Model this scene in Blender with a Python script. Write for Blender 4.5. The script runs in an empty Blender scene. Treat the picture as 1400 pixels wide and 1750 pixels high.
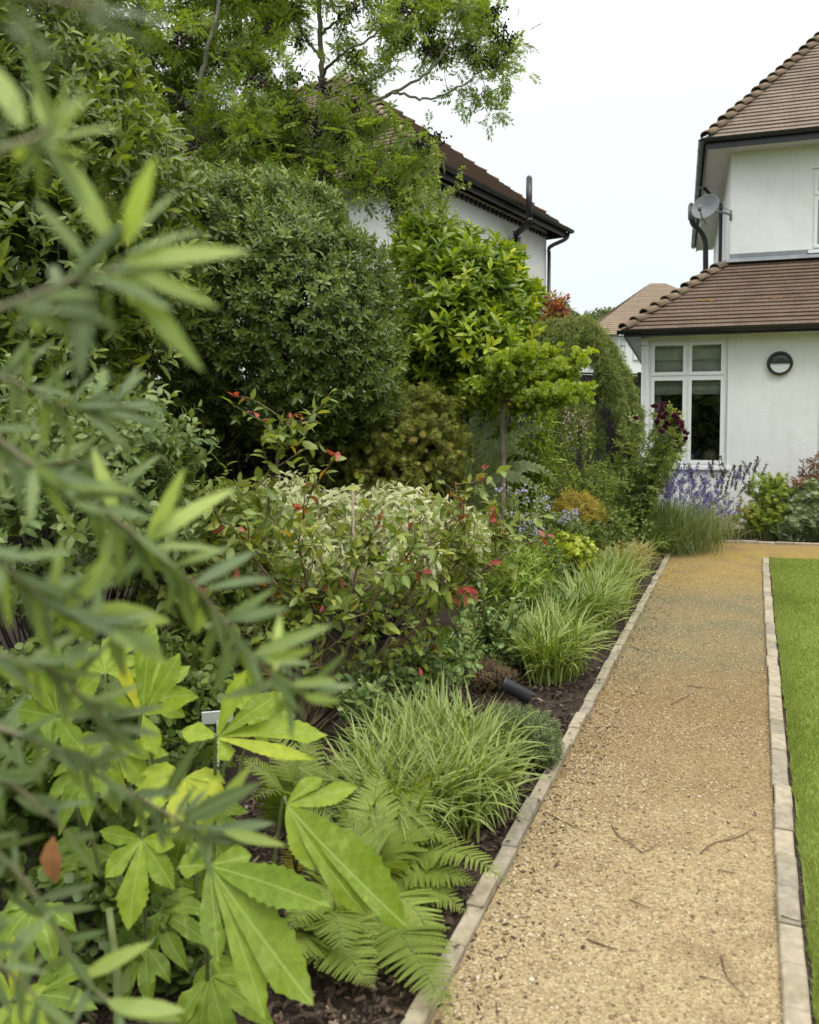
import bpy, math, random
import numpy as np
from mathutils import Vector, Matrix
R=math.radians; PI=math.pi
SC=bpy.context.scene
# ---------------------------------------------------------------- camera
F=1400.0; H=1.5; PITCH=R(2.5); SHIFT=89.0
cd=bpy.data.cameras.new('camera'); cam=bpy.data.objects.new('camera',cd); SC.collection.objects.link(cam)
cam.location=(0,0,H); cam.rotation_euler=(R(90)-PITCH,0,0)
cd.sensor_fit='VERTICAL'; cd.sensor_height=36; cd.lens=36*F/1750; cd.shift_y=-SHIFT/1750
cd.clip_start=.05; cd.clip_end=1500
cd.dof.use_dof=True; cd.dof.focus_distance=5.2; cd.dof.aperture_fstop=3.6
SC.camera=cam
# ---------------------------------------------------------------- sky, sun, exposure
SUN_EL=R(56); SUN_AZ=R(155)   # high, behind the camera to the right, veiled by cloud
w=bpy.data.worlds.new('World'); SC.world=w; w.use_nodes=True
nt=w.node_tree; nt.nodes.clear()
out=nt.nodes.new('ShaderNodeOutputWorld'); bg=nt.nodes.new('ShaderNodeBackground')
sky=nt.nodes.new('ShaderNodeTexSky'); sky.sky_type='NISHITA'; sky.sun_disc=False
sky.sun_elevation=SUN_EL; sky.sun_rotation=SUN_AZ
tc=nt.nodes.new('ShaderNodeTexCoord'); sx=nt.nodes.new('ShaderNodeSeparateXYZ')
nt.links.new(tc.outputs['Generated'],sx.inputs[0])
rp=nt.nodes.new('ShaderNodeValToRGB')               # overcast cloud deck, brighter overhead
for e in list(rp.color_ramp.elements)[1:]: rp.color_ramp.elements.remove(e)
rp.color_ramp.elements[0].position=0; rp.color_ramp.elements[0].color=(5.9,6.35,6.45,1)
for p,c in ((.12,(5.9,6.4,6.5,1)),(.35,(6.5,6.9,6.95,1)),(.6,(11.4,11.6,11.5,1)),(1,(19,19,18.7,1))):
    e=rp.color_ramp.elements.new(p); e.color=c
nt.links.new(sx.outputs['Z'],rp.inputs[0])
cn=nt.nodes.new('ShaderNodeTexNoise'); cn.inputs['Scale'].default_value=1.6; cn.inputs['Detail'].default_value=5
nt.links.new(tc.outputs['Generated'],cn.inputs['Vector'])
cm=nt.nodes.new('ShaderNodeMapRange'); cm.inputs['To Min'].default_value=.93; cm.inputs['To Max'].default_value=1.06
nt.links.new(cn.outputs['Fac'],cm.inputs['Value'])
mu=nt.nodes.new('ShaderNodeVectorMath'); mu.operation='SCALE'
nt.links.new(rp.outputs[0],mu.inputs[0]); nt.links.new(cm.outputs[0],mu.inputs['Scale'])
mx=nt.nodes.new('ShaderNodeMix'); mx.data_type='RGBA'; mx.inputs[0].default_value=.95
nt.links.new(sky.outputs[0],mx.inputs[6]); nt.links.new(mu.outputs[0],mx.inputs[7])
nt.links.new(mx.outputs[2],bg.inputs[0]); bg.inputs[1].default_value=.105
nt.links.new(bg.outputs[0],out.inputs[0])
sl=bpy.data.lights.new('sun','SUN'); sl.energy=1.2; sl.angle=R(25); sl.color=(1,.96,.88)
so=bpy.data.objects.new('sun',sl); SC.collection.objects.link(so)
so.rotation_euler=(R(90)-SUN_EL,0,PI-SUN_AZ)
VS=SC.view_settings
VS.view_transform='Standard'; VS.look='None'; VS.gamma=1; VS.use_curve_mapping=False; VS.exposure=0.58
# ---------------------------------------------------------------- helpers
CAM=np.array([0,0,H])
def ray(px,py):
    x=(px-700)/F; y=(875-SHIFT-py)/F
    return np.array([x, math.cos(PITCH)+y*math.sin(PITCH), -math.sin(PITCH)+y*math.cos(PITCH)])
def at(px,py,Y):
    d=ray(px,py); return CAM+d*(Y/d[1])
def G(px,py,z=0.0):
    d=ray(px,py); return CAM+d*((z-H)/d[2])
def norm(v):
    v=np.asarray(v,float); return v/(np.linalg.norm(v,axis=-1,keepdims=True)+1e-9)
def thing(name,label,cat,loc=(0,0,0),rot=0,group=None):
    o=bpy.data.objects.new(name,None); SC.collection.objects.link(o)
    o.location=tuple(float(a) for a in loc); o.rotation_euler=(0,0,rot); o.empty_display_size=.1
    o['label']=label; o['category']=cat
    if group: o['group']=group
    return o
def tag(o,label,cat,group=None,kind=None):
    if label: o['label']=label
    if cat: o['category']=cat
    if group: o['group']=group
    if kind: o['kind']=kind
    return o
class MB:
    """mesh buffer in world coordinates (or in the parent's frame when local=True)"""
    def __init__(s): s.v=[];s.f=[];s.n=[];s.t=[];s.u=[];s.c=0
    def add(s,v,faces,tint=.5,uv=None):
        v=np.asarray(v,float).reshape(-1,3); k=len(v)
        s.v.append(v)
        idx=np.concatenate([np.asarray(f,int) for f in faces]) if len(faces) else np.zeros(0,int)
        s.f.append(idx+s.c); s.n.append(np.array([len(f) for f in faces],int))
        s.t.append(np.full(k,tint) if np.isscalar(tint) else np.asarray(tint,float))
        s.u.append(np.zeros((k,3)) if uv is None else np.asarray(uv,float)); s.c+=k
    def grid(s,P,tint=.5,uv=None,closed=False):
        """P: (m,n,3) grid of quads"""
        m,n=P.shape[:2]; i=np.arange(m-1)[:,None]; j=np.arange(n if closed else n-1)[None,:]
        j2=(j+1)%n
        q=np.stack([i*n+j,i*n+j2,(i+1)*n+j2,(i+1)*n+j],-1).reshape(-1,4)
        s.v.append(P.reshape(-1,3)); s.f.append(q.reshape(-1)+s.c); s.n.append(np.full(len(q),4))
        k=m*n; s.t.append(np.full(k,tint) if np.isscalar(tint) else np.asarray(tint,float).reshape(-1))
        s.u.append(np.zeros((k,3)) if uv is None else np.asarray(uv,float).reshape(-1,3)); s.c+=k
    def inst(s,T,M,L,tint):
        """T=(verts,idx,sizes,uv,tt) template; M (n,3,3) columns=axes; L (n,3); tint (n,)"""
        tv,ti,ts,tu,tt=T; n=len(L)
        if n==0: return
        V=np.einsum('nij,kj->nki',M,tv)+L[:,None,:]
        k=len(tv); s.v.append(V.reshape(-1,3))
        s.f.append((ti[None,:]+ (np.arange(n)*k)[:,None]).reshape(-1)+s.c)
        s.n.append(np.tile(ts,n)); s.t.append((tint[:,None]+tt[None,:]).reshape(-1))
        s.u.append(np.tile(tu,(n,1))); s.c+=n*k
    def box(s,a,b,ax=None,o=(0,0,0),tint=.5,ch=0):
        """box from a to b in axes ax (3 rows) at origin o; ch chamfers the top"""
        a=np.array(a,float); b=np.array(b,float)
        lo=[(a[0],a[1]),(b[0],a[1]),(b[0],b[1]),(a[0],b[1])]
        hi=[(a[0]+ch,a[1]+ch),(b[0]-ch,a[1]+ch),(b[0]-ch,b[1]-ch),(a[0]+ch,b[1]-ch)]
        v=[(x,y,a[2]) for x,y in lo]
        if ch:
            v+=[(x,y,b[2]-ch) for x,y in lo]+[(x,y,b[2]) for x,y in hi]
            f=[(3,2,1,0)]+[(i,(i+1)%4,4+(i+1)%4,4+i) for i in range(4)]+[(4+i,4+(i+1)%4,8+(i+1)%4,8+i) for i in range(4)]+[(8,9,10,11)]
        else:
            v+=[(x,y,b[2]) for x,y in lo]
            f=[(3,2,1,0),(4,5,6,7)]+[(i,(i+1)%4,4+(i+1)%4,4+i) for i in range(4)]
        v=np.array(v)
        if ax is not None: v=v@np.array(ax,float)
        s.add(v+np.array(o,float),f,tint)
    def tube(s,P,r,sides=6,tint=.5,cap=True):
        P=np.asarray(P,float); n=len(P); r=np.full(n,r) if np.isscalar(r) else np.asarray(r,float)
        T=np.gradient(P,axis=0); T=norm(T)
        ref=np.array([0,0,1.]) if abs(T[:,2]).mean()<.8 else np.array([1.,0,0])
        X=norm(np.cross(T,ref)); Y=np.cross(T,X)
        a=np.linspace(0,2*PI,sides,endpoint=False)
        ring=P[:,None,:]+r[:,None,None]*(np.cos(a)[None,:,None]*X[:,None,:]+np.sin(a)[None,:,None]*Y[:,None,:])
        uv=np.zeros((n,sides,3)); uv[:,:,0]=np.linspace(0,1,n)[:,None]
        c0=s.c; s.grid(ring,tint,uv,closed=True)
        if cap:
            s.f.append(np.arange(sides)[::-1]+c0); s.n.append(np.array([sides]))
            s.f.append(np.arange(sides)+c0+(n-1)*sides); s.n.append(np.array([sides]))
    def build(s,name,mat,parent=None,local=False,smooth=True):
        V=np.concatenate(s.v) if s.v else np.zeros((0,3)); I=np.concatenate(s.f).astype(np.int32); N=np.concatenate(s.n).astype(np.int32)
        if parent is not None and not local:
            V=V-np.array(parent.location); a=-parent.rotation_euler[2]
            c,sn=math.cos(a),math.sin(a)
            V=np.stack([c*V[:,0]-sn*V[:,1],sn*V[:,0]+c*V[:,1],V[:,2]],-1)
        me=bpy.data.meshes.new(name); me.vertices.add(len(V)); me.vertices.foreach_set('co',V.astype(np.float32).ravel())
        me.loops.add(len(I)); me.loops.foreach_set('vertex_index',I)
        me.polygons.add(len(N)); st=np.concatenate([[0],np.cumsum(N)[:-1]]).astype(np.int32)
        me.polygons.foreach_set('loop_start',st)
        me.polygons.foreach_set('use_smooth',np.full(len(N),smooth))
        me.update(calc_edges=True)
        at_=me.attributes.new('tint','FLOAT','POINT'); at_.data.foreach_set('value',np.concatenate(s.t).astype(np.float32))
        au=me.attributes.new('luv','FLOAT_VECTOR','POINT'); au.data.foreach_set('vector',np.concatenate(s.u).astype(np.float32).ravel())
        me.materials.append(mat)
        o=bpy.data.objects.new(name,me); SC.collection.objects.link(o)
        if parent is not None: o.parent=parent
        return o
def smoothline(P,k=5):
    P=np.asarray(P,float); n=len(P)
    Q=np.vstack([2*P[0]-P[1],P,2*P[-1]-P[-2]]); o=[]
    for i in range(n-1):
        p0,p1,p2,p3=Q[i:i+4]
        for t in np.linspace(0,1,k,endpoint=False):
            o.append(.5*((2*p1)+(-p0+p2)*t+(2*p0-5*p1+4*p2-p3)*t*t+(-p0+3*p1-3*p2+p3)*t**3))
    o.append(P[-1]); return np.array(o)
# ---------------------------------------------------------------- materials
class NT:
    def __init__(s,name):
        s.m=bpy.data.materials.new(name); s.m.use_nodes=True; s.t=s.m.node_tree; s.t.nodes.clear()
        s.out=s.n('ShaderNodeOutputMaterial')
    def n(s,ty,**k):
        x=s.t.nodes.new(ty)
        for a,b in k.items():
            if a.startswith('i_'):
                key=a[2:]; key=int(key) if key.isdigit() else key.replace('_',' '); x.inputs[key].default_value=b
            else: setattr(x,a,b)
        return x
    def l(s,a,b): s.t.links.new(a,b)
    def ramp(s,fac,stops,interp='LINEAR'):
        r=s.n('ShaderNodeValToRGB'); e=r.color_ramp.elements; r.color_ramp.interpolation=interp
        while len(e)>1: e.remove(e[-1])
        e[0].position=stops[0][0]; e[0].color=(*stops[0][1],1)
        for p,c in stops[1:]:
            q=e.new(p); q.color=(*c,1)
        s.l(fac,r.inputs[0]); return r.outputs[0]
    def mix(s,fac,a,b,bt='MIX'):
        m=s.n('ShaderNodeMix',data_type='RGBA',blend_type=bt)
        for k,v in ((0,fac),(6,a),(7,b)):
            if isinstance(v,(int,float)): m.inputs[k].default_value=v
            elif isinstance(v,tuple): m.inputs[k].default_value=(*v,1)
            else: s.l(v,m.inputs[k])
        return m.outputs[2]
    def math(s,op,a,b=0.0,c=0.0):
        m=s.n('ShaderNodeMath',operation=op)
        for k,v in ((0,a),(1,b),(2,c)):
            if isinstance(v,(int,float)): m.inputs[k].default_value=v
            else: s.l(v,m.inputs[k])
        return m.outputs[0]
    def noise(s,scale,detail=4,vec=None,rough=.55):
        n=s.n('ShaderNodeTexNoise'); n.inputs['Scale'].default_value=scale; n.inputs['Detail'].default_value=detail; n.inputs['Roughness'].default_value=rough
        if vec is None: vec=s.pos()
        s.l(vec,n.inputs['Vector']); return n.outputs['Fac']
    def pos(s):
        if not hasattr(s,'_p'): s._p=s.n('ShaderNodeTexCoord').outputs['Object']
        return s._p
    def attr(s,name,o='Fac'):
        a=s.n('ShaderNodeAttribute'); a.attribute_name=name; return a.outputs[o]
    def bump(s,h,strength=.5,dist=.01):
        b=s.n('ShaderNodeBump'); b.inputs['Strength'].default_value=strength; b.inputs['Distance'].default_value=dist
        s.l(h,b.inputs['Height']); return b.outputs[0]
    def pbr(s,col,rough=.6,spec=.4,normal=None,metal=0):
        p=s.n('ShaderNodeBsdfPrincipled')
        if isinstance(col,tuple): p.inputs['Base Color'].default_value=(*col,1)
        else: s.l(col,p.inputs['Base Color'])
        if isinstance(rough,(int,float)): p.inputs['Roughness'].default_value=rough
        else: s.l(rough,p.inputs['Roughness'])
        p.inputs['Specular IOR Level'].default_value=spec; p.inputs['Metallic'].default_value=metal
        if normal is not None: s.l(normal,p.inputs['Normal'])
        return p
    def done(s,sh): s.l(sh.outputs[0] if hasattr(sh,'outputs') else sh,s.out.inputs[0]); return s.m
def plain(name,col,rough=.5,var=.12,scale=8,spec=.4,metal=0,bump=0):
    k=NT(name); n=k.noise(scale,5)
    a=tuple(c*(1-var) for c in col); b=tuple(min(1,c*(1+var)) for c in col)
    c=k.ramp(n,[(.3,a),(.7,b)])
    return k.done(k.pbr(c,rough,spec,k.bump(k.noise(scale*12,3),bump,.01) if bump else None,metal))
def leafmat(name,stops,rough=.42,trans=.35,spec=.36,kind='plain',extra=None,back=.25,mottle=.25,warm=(1.22,1.12,.92)):
    """stops: list of (tint,colour)"""
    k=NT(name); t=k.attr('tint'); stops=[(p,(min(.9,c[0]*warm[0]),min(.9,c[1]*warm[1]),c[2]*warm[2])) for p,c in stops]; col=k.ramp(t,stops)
    # mottling over the leaf
    nz=k.noise(45,3); col=k.mix(min(1,mottle*2.2),col,k.mix(1.0,col,k.ramp(nz,[(.3,(.62,.62,.62)),(.7,(1.4,1.35,1.3))]),'MULTIPLY'))
    sp=k.n('ShaderNodeSeparateXYZ'); k.l(k.attr('luv','Vector'),sp.inputs[0])
    v=k.math('ABSOLUTE',sp.outputs['Y']); u=sp.outputs['X']
    if kind=='edge':          # variegated margin
        n2=k.noise(60,2); vv=k.math('ADD',v,k.math('MULTIPLY',n2,.5))
        m=k.ramp(vv,[(.48,(0,0,0)),(.56,(1,1,1))]); col=k.mix(m,col,extra)
    elif kind=='stripe':      # pale margins along a blade
        m=k.ramp(v,[(.4,(0,0,0)),(.6,(1,1,1))]); mm=k.math('MULTIPLY',m,k.ramp(t,[(.15,(0,0,0)),(.5,(1,1,1))])); col=k.mix(mm,col,extra)
    elif kind=='vein':
        # midrib and side veins
        mid=k.ramp(v,[(.015,(1,1,1)),(.055,(0,0,0))])
        w_=k.math('SINE',k.math('MULTIPLY',k.math('SUBTRACT',u,k.math('MULTIPLY',v,.16)),48.0))
        side=k.ramp(w_,[(.93,(0,0,0)),(.995,(1,1,1))])
        side=k.math('MULTIPLY',side,.14); mm=k.math('MAXIMUM',k.math('MULTIPLY',mid,.75),side); col=k.mix(mm,col,extra)
        vm=k.n('ShaderNodeMapping'); vm.inputs['Scale'].default_value=(20,6,1); k.l(k.attr('luv','Vector'),vm.inputs[0]); vo=k.n('ShaderNodeTexVoronoi',feature='DISTANCE_TO_EDGE'); vo.inputs['Scale'].default_value=1; k.l(vm.outputs[0],vo.inputs['Vector'])
        net=k.ramp(vo.outputs['Distance'],[(.0,(1,1,1)),(.09,(0,0,0))]); col=k.mix(k.math('MULTIPLY',net,.16),col,extra)
        bl=k.ramp(k.noise(23,4),[(.60,(0,0,0)),(.68,(1,1,1))]); col=k.mix(k.math('MULTIPLY',bl,.35),col,tuple(c*1.15 for c in extra))
        sp2=k.ramp(k.noise(95,2),[(.70,(0,0,0)),(.74,(1,1,1))]); col=k.mix(k.math('MULTIPLY',sp2,.6),col,(.10,.075,.03))
    elif kind=='mid':
        mid=k.ramp(v,[(.05,(1,1,1)),(.16,(0,0,0))]); col=k.mix(k.math('MULTIPLY',mid,.5),col,extra)
    g=k.n('ShaderNodeNewGeometry'); colb=k.mix(.45,col,k.mix(1.0,col,(1.25,1.3,1.5),'MULTIPLY'))
    hs=k.mix(k.math('MULTIPLY',g.outputs['Backfacing'],back*2),col,k.mix(.35,colb,(.30,.36,.22)))
    nb=k.bump(nz,.15,.004)
    p=k.pbr(hs,rough,spec,nb)
    tr=k.n('ShaderNodeBsdfTranslucent'); tcol=k.mix(1.0,col,(1.5,1.45,.45),'MULTIPLY'); k.l(tcol,tr.inputs[0])
    ms=k.n('ShaderNodeMixShader'); ms.inputs[0].default_value=trans; k.l(p.outputs[0],ms.inputs[1]); k.l(tr.outputs[0],ms.inputs[2])
    return k.done(ms)
def greens(dark,mid,light): return [(0,dark),(.5,mid),(1,light)]
# ---------------------------------------------------------------- leaf templates  (grow along +Y, face +Z)
def T_pack(v,faces,uv,tt=0.0):
    v=np.array(v,float); idx=np.concatenate([np.array(f) for f in faces]); sz=np.array([len(f) for f in faces])
    return (v,idx,sz,np.array(uv,float),np.full(len(v),tt) if np.isscalar(tt) else np.array(tt))
def leafT(L=1,W=.4,prof=((.18,.6),(.45,1),(.75,.7)),fold=.25,droop=.25,twist=0):
    v=[(0,0,0)]; uv=[(0,0,0)]; f=[]
    pz=lambda t:-droop*L*t*t
    for t,w_ in prof:
        hw=W*L*.5*w_
        for s_ in (-1,0,1):
            v.append((s_*hw,t*L,pz(t)+abs(s_)*hw*fold)); uv.append((t,s_*1.0,0))
    v.append((0,L,pz(1))); uv.append((1,0,0)); n=len(prof)
    f.append((0,2,1)); f.append((0,3,2))
    for i in range(n-1):
        a=1+3*i; b=a+3
        f.append((a,a+1,b+1,b)); f.append((a+1,a+2,b+2,b+1))
    a=1+3*(n-1); e=len(v)-1; f.append((a,a+1,e)); f.append((a+1,a+2,e))
    return T_pack(v,f,uv)
def diaT(L=1,W=.35,droop=.1,fold=.2):
    v=[(0,0,0),(-W*L/2,L*.45,fold*W*L/2-droop*L*.2),(0,L,-droop*L),(W*L/2,L*.45,fold*W*L/2-droop*L*.2)]
    return T_pack(v,[(0,2,1),(0,3,2)],[(0,0,0),(.5,-1,0),(1,0,0),(.5,1,0)])
def rotm(ax,a):
    return np.array(Matrix.Rotation(a,3,ax))
def combine(parts):
    """parts: list of (template, 3x3, loc, dt)"""
    V=[];I=[];S=[];U=[];TT=[];c=0
    for T,M,L,dt in parts:
        V.append(T[0]@np.array(M).T+np.array(L)); I.append(T[1]+c); S.append(T[2]); U.append(T[3]); TT.append(T[4]+dt); c+=len(T[0])
    return (np.concatenate(V),np.concatenate(I),np.concatenate(S),np.concatenate(U),np.concatenate(TT))
def stickT(L,r,dt=-.3):
    v=[(r,0,0),(-r*.5,0,r*.87),(-r*.5,0,-r*.87),(0,L,0)]
    return T_pack(v,[(0,1,3),(1,2,3),(2,0,3)],[(0,0,0)]*4,dt)
def whorl(rng,leaf,n=7,L=.07,up=.6,stem=.08,sc=(.7,1.1),spread=.5,stick=True):
    """sprig: leaves spiralling round a short twig along +Y"""
    ps=[(stickT(stem*1.02,.0025),np.eye(3),(0,0,0),0)] if stick else []
    for i in range(n):
        t=(i+.5)/n; az=i*2.4+rng.uniform(-.3,.3); el=up+(1-t)*spread+rng.uniform(-.15,.15)   # angle away from twig
        s_=L*rng.uniform(*sc)*(1-.25*t)
        M=rotm('Y',az)@rotm('X',-el)@rotm('Y',rng.uniform(-.4,.4))@np.diag([s_]*3)
        ps.append((leaf,M,(0,stem*t,0),rng.uniform(-.12,.12)+(.12 if t>.75 else 0)))
    return combine(ps)
def pinnate(rng,n=6,L=.15,ll=.05,W=.3,leaf=None,dt=.0,curve=.15):
    leaf=leaf or diaT(1,W)
    ps=[(stickT(L,.0015),np.eye(3),(0,0,0),0)]
    for i in range(n):
        t=.25+.75*i/n
        for s_ in (-1,1):
            M=rotm('Z',-s_*R(62)+rng.uniform(-.12,.12))@rotm('Y',rng.uniform(-.5,.5))@np.diag([ll*rng.uniform(.85,1.1)]*3)
            ps.append((leaf,M,(0,t*L,-curve*L*t*t),rng.uniform(-.08,.08)+dt))
    ps.append((leaf,np.diag([ll]*3),(0,L*.98,-curve*L),dt))
    return combine(ps)
def frames(rng,D,hint=(0,0,1),roll=.4):
    D=norm(D); n=len(D); up=np.tile(np.array(hint,float),(n,1))+rng.normal(0,roll,(n,3))
    X=norm(np.cross(D,up)); Z=np.cross(X,D)
    return np.stack([X,D,Z],-1)
class Lumps:
    def __init__(s,rng,k=9,f=3.5): s.w=rng.normal(0,1,(k,3))*f; s.p=rng.uniform(0,6.28,k)
    def __call__(s,P): return np.sin(P@s.w.T+s.p).sum(-1)/math.sqrt(len(s.p))
def blob(px,py,Y,rx,ry,dep=None):
    c=at(px,py,Y); a=rx*Y/F; b=ry*Y/F; return (c,np.array([a,dep if dep else (a+b)/2,b]))
def crown(rng,blobs,n,shell=.3,lump=.14,lf=4,back=.35,minz=.03):
    A=np.array([r[0]*r[1]+r[0]*r[2]+r[1]*r[2] for _,r in blobs]); A=A/A.sum()
    P=[];N=[];Dp=[]
    lu=Lumps(rng,9,lf)
    while sum(map(len,P))<n:
        m=n; k=rng.choice(len(blobs),m,p=A); d=norm(rng.normal(0,1,(m,3)))
        C=np.array([b[0] for b in blobs])[k]; Rr=np.array([b[1] for b in blobs])[k]
        q=rng.uniform(0,1,m)**1.6; rad=(1-shell*q)*(1+lump*lu(d*1.3+C))
        p=C+d*Rr*rad[:,None]; nn=norm(d/Rr)
        keep=p[:,2]>minz
        keep&=(nn[:,1]<.35)|(rng.uniform(0,1,m)<back)
        for j,(c,r) in enumerate(blobs):
            v=(((p-c)/r)**2).sum(-1); keep&=~((v<(1-shell*1.1)**2)&(k!=j))
        P.append(p[keep]);N.append(nn[keep]);Dp.append(q[keep])
    return np.concatenate(P)[:n],np.concatenate(N)[:n],np.concatenate(Dp)[:n]
def leafcrown(mb,rng,blobs,temps,n,shell=.3,lump=.14,lf=4,back=.35,out=1,up=.5,rnd=.5,tint=.45,tvar=.18,clump=.12,sc=(.8,1.2),outer=.15,minz=.03,roll=.4):
    P,N,q=crown(rng,blobs,n,shell,lump,lf,back,minz)
    D=norm(N*out+np.array([0,0,up])+rng.normal(0,rnd,(n,3)))
    M=frames(rng,D,roll=roll)*rng.uniform(*sc,n)[:,None,None]
    cl=Lumps(rng,7,2.2)
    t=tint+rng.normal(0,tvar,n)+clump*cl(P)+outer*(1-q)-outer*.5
    k=rng.integers(0,len(temps),n)
    for i,T in enumerate(temps):
        s_=k==i; mb.inst(T,M[s_],P[s_],np.clip(t[s_],0,1))
    return P
def innerstems(mb,rng,base,blobs,n,r0=.03,per=1):
    for i in range(n):
        c,r=blobs[rng.integers(len(blobs))]
        e=c+norm(rng.normal(0,1,3))*r*.75; e[2]=max(e[2],base[2]+.1)
        m=(np.array(base)*.55+e*.45); m[2]=base[2]+(e[2]-base[2])*.35; m+=rng.normal(0,.05,3)
        L=smoothline([np.array(base)+rng.normal(0,r0*.6,3)*[1,1,0],m,e],6)
        mb.tube(L,np.linspace(r0*rng.uniform(.5,1),r0*.15,len(L)),5)
def blades(mb,rng,base,n,spread,L=(.25,.45),lean=(.2,1.1),W=.006,seg=6,tint=(.2,.9),az=None,azs=3.15,grav=1.0):
    """arching strap leaves"""
    b=np.array(base)+np.stack([rng.normal(0,spread[0],n),rng.normal(0,spread[1],n),np.zeros(n)],-1)
    a=rng.uniform(-PI,PI,n) if az is None else rng.normal(az,azs,n)
    ln=rng.uniform(*L,n); th=rng.uniform(*lean,n)      # final lean
    t=np.linspace(0,1,seg+1)[None,:]
    ang=.12+th[:,None]*t**1.1*1.6*grav                 # angle from vertical, growing
    ds=ln[:,None]/seg
    h=np.cumsum(np.sin(ang)*ds,1)-np.sin(ang[:,:1])*ds; z=np.cumsum(np.cos(ang)*ds,1)-np.cos(ang[:,:1])*ds
    wob=rng.normal(0,.06,(n,1))*t*ln[:,None]
    dx=np.cos(a)[:,None]; dy=np.sin(a)[:,None]
    C=np.stack([b[:,0:1]+h*dx-wob*dy,b[:,1:2]+h*dy+wob*dx,np.maximum(b[:,2:3]+z,.012)],-1)   # n,seg+1,3
    side=np.stack([-np.sin(a),np.cos(a),rng.normal(0,.35,n)],-1); side=norm(side)
    w_=W*rng.uniform(.7,1.25,n)[:,None]*np.minimum(1,(1-t)*3.2+.04)*(.7+.3*np.minimum(1,t*5))
    k=seg+1
    lift=np.array([0,0,1])*(w_*.35)[...,None]
    V=np.stack([C-side[:,None,:]*w_[...,None]+lift,C,C+side[:,None,:]*w_[...,None]+lift],2)   # n,k,3,3
    tv=rng.uniform(*tint,n)
    base_i=(np.arange(n)*k*3)[:,None,None]; i=(np.arange(seg)*3)[None,:,None]; j=np.arange(2)[None,None,:]
    q=np.stack([base_i+i+j,base_i+i+j+1,base_i+i+3+j+1,base_i+i+3+j],-1).reshape(-1,4)
    mb.v.append(V.reshape(-1,3)); mb.f.append(q.reshape(-1)+mb.c); mb.n.append(np.full(len(q),4))
    mb.t.append(np.repeat(tv,k*3)); uv=np.zeros((n,k,3,3)); uv[...,0]=t[:,:,None]; uv[...,1]=np.array([-1,0,1]); mb.u.append(uv.reshape(-1,3)); mb.c+=n*k*3
    return C
# ================================================================ SETTING: ground, path, lawn, edging
def poly(name,pts,z,mat,kind='structure'):
    mb=MB(); P=[(p[0],p[1],z) for p in pts]; mb.add(P,[tuple(range(len(P)))]); o=mb.build(name,mat,smooth=False); o['kind']=kind; return o
e2=norm([460,1400,0]); e1=np.array([e2[1],-e2[0],0])          # house axes: depth, along the facade
Lf=G(1149,943,.03)*[1,1,0]; Ln=G(752,1690,.03)*[1,1,0]; dl=norm(Lf-Ln); Lstart=Ln-dl*3.2
Rf=G(1303,955,.022)*[1,1,0]; Rn=G(1340,1750,.022)*[1,1,0]; dr=norm(Rf-Rn); Rstart=Rn-dr*3.2
Bf=G(1195,926); Bd=norm(G(1400,933)-Bf)
Tf=G(1312,956); Td=norm(G(1400,957.5)-Tf)
Lout=G(1152,940)
k=NT('soil'); n1=k.noise(9,6); n2=k.noise(70,4)
c=k.ramp(n1,[(.3,(.028,.02,.015)),(.7,(.065,.048,.036))]); c=k.mix(.4,c,k.ramp(n2,[(.35,(.02,.014,.01)),(.65,(.12,.09,.07))]))
M_soil=k.done(k.pbr(c,.9,.2,k.bump(n2,.8,.02)))
k=NT('far_ground'); c=k.ramp(k.noise(.6,5),[(.3,(.04,.07,.02)),(.7,(.07,.09,.03))]); M_far=k.done(k.pbr(c,.9,.2))
poly('ground',[(-500,-120),(500,-120),(500,900),(-500,900)],-.06,M_far)
# bed soil: gently lumpy sheet
rng=np.random.default_rng(5)
def lumpsheet(name,o,a,b,na,nb,la,lb,amp,mat,z0):
    u=np.linspace(0,1,na)[:,None,None]; v=np.linspace(0,1,nb)[None,:,None]
    P=np.array(o)+u*np.array(a)*la+v*np.array(b)*lb
    lu=Lumps(rng,14,9); P[...,2]=z0+amp*lu(P.reshape(-1,3)).reshape(na,nb)
    mb=MB(); mb.grid(P[:,::-1]); x=mb.build(name,mat); x['kind']='structure'; return x
nl=np.array([-dl[1],dl[0],0])
lumpsheet('soil_bed',Lstart+nl*.025,dl,nl,160,90,13.5,7.5,.008,M_soil,-.012)
nb=np.array([-Bd[1],Bd[0],0])
lumpsheet('soil_bed',Bf-Bd*.6+nb*.03,Bd,nb,60,20,6,1.6,.008,M_soil,-.010)
# path
k=NT('gravel'); p=k.pos()
big=k.noise(.9,4); mid=k.noise(3.2,5); fine=k.noise(110,3); vor=k.n('ShaderNodeTexVoronoi'); vor.inputs['Scale'].default_value=75; k.l(p,vor.inputs['Vector'])
c=k.ramp(vor.outputs['Color'],[(.1,(.20,.148,.095)),(.5,(.36,.285,.19)),(.9,(.54,.46,.34))])
c=k.mix(.55,c,k.ramp(fine,[(.32,(.16,.118,.075)),(.46,(.34,.275,.185)),(.7,(.48,.41,.30))]))
sy=k.n('ShaderNodeSeparateXYZ'); k.l(p,sy.inputs[0]); wob=k.math('ADD',sy.outputs['Y'],k.math('MULTIPLY',k.math('SUBTRACT',mid,.5),1.6))
wob=k.math('DIVIDE',wob,10.0)
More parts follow.
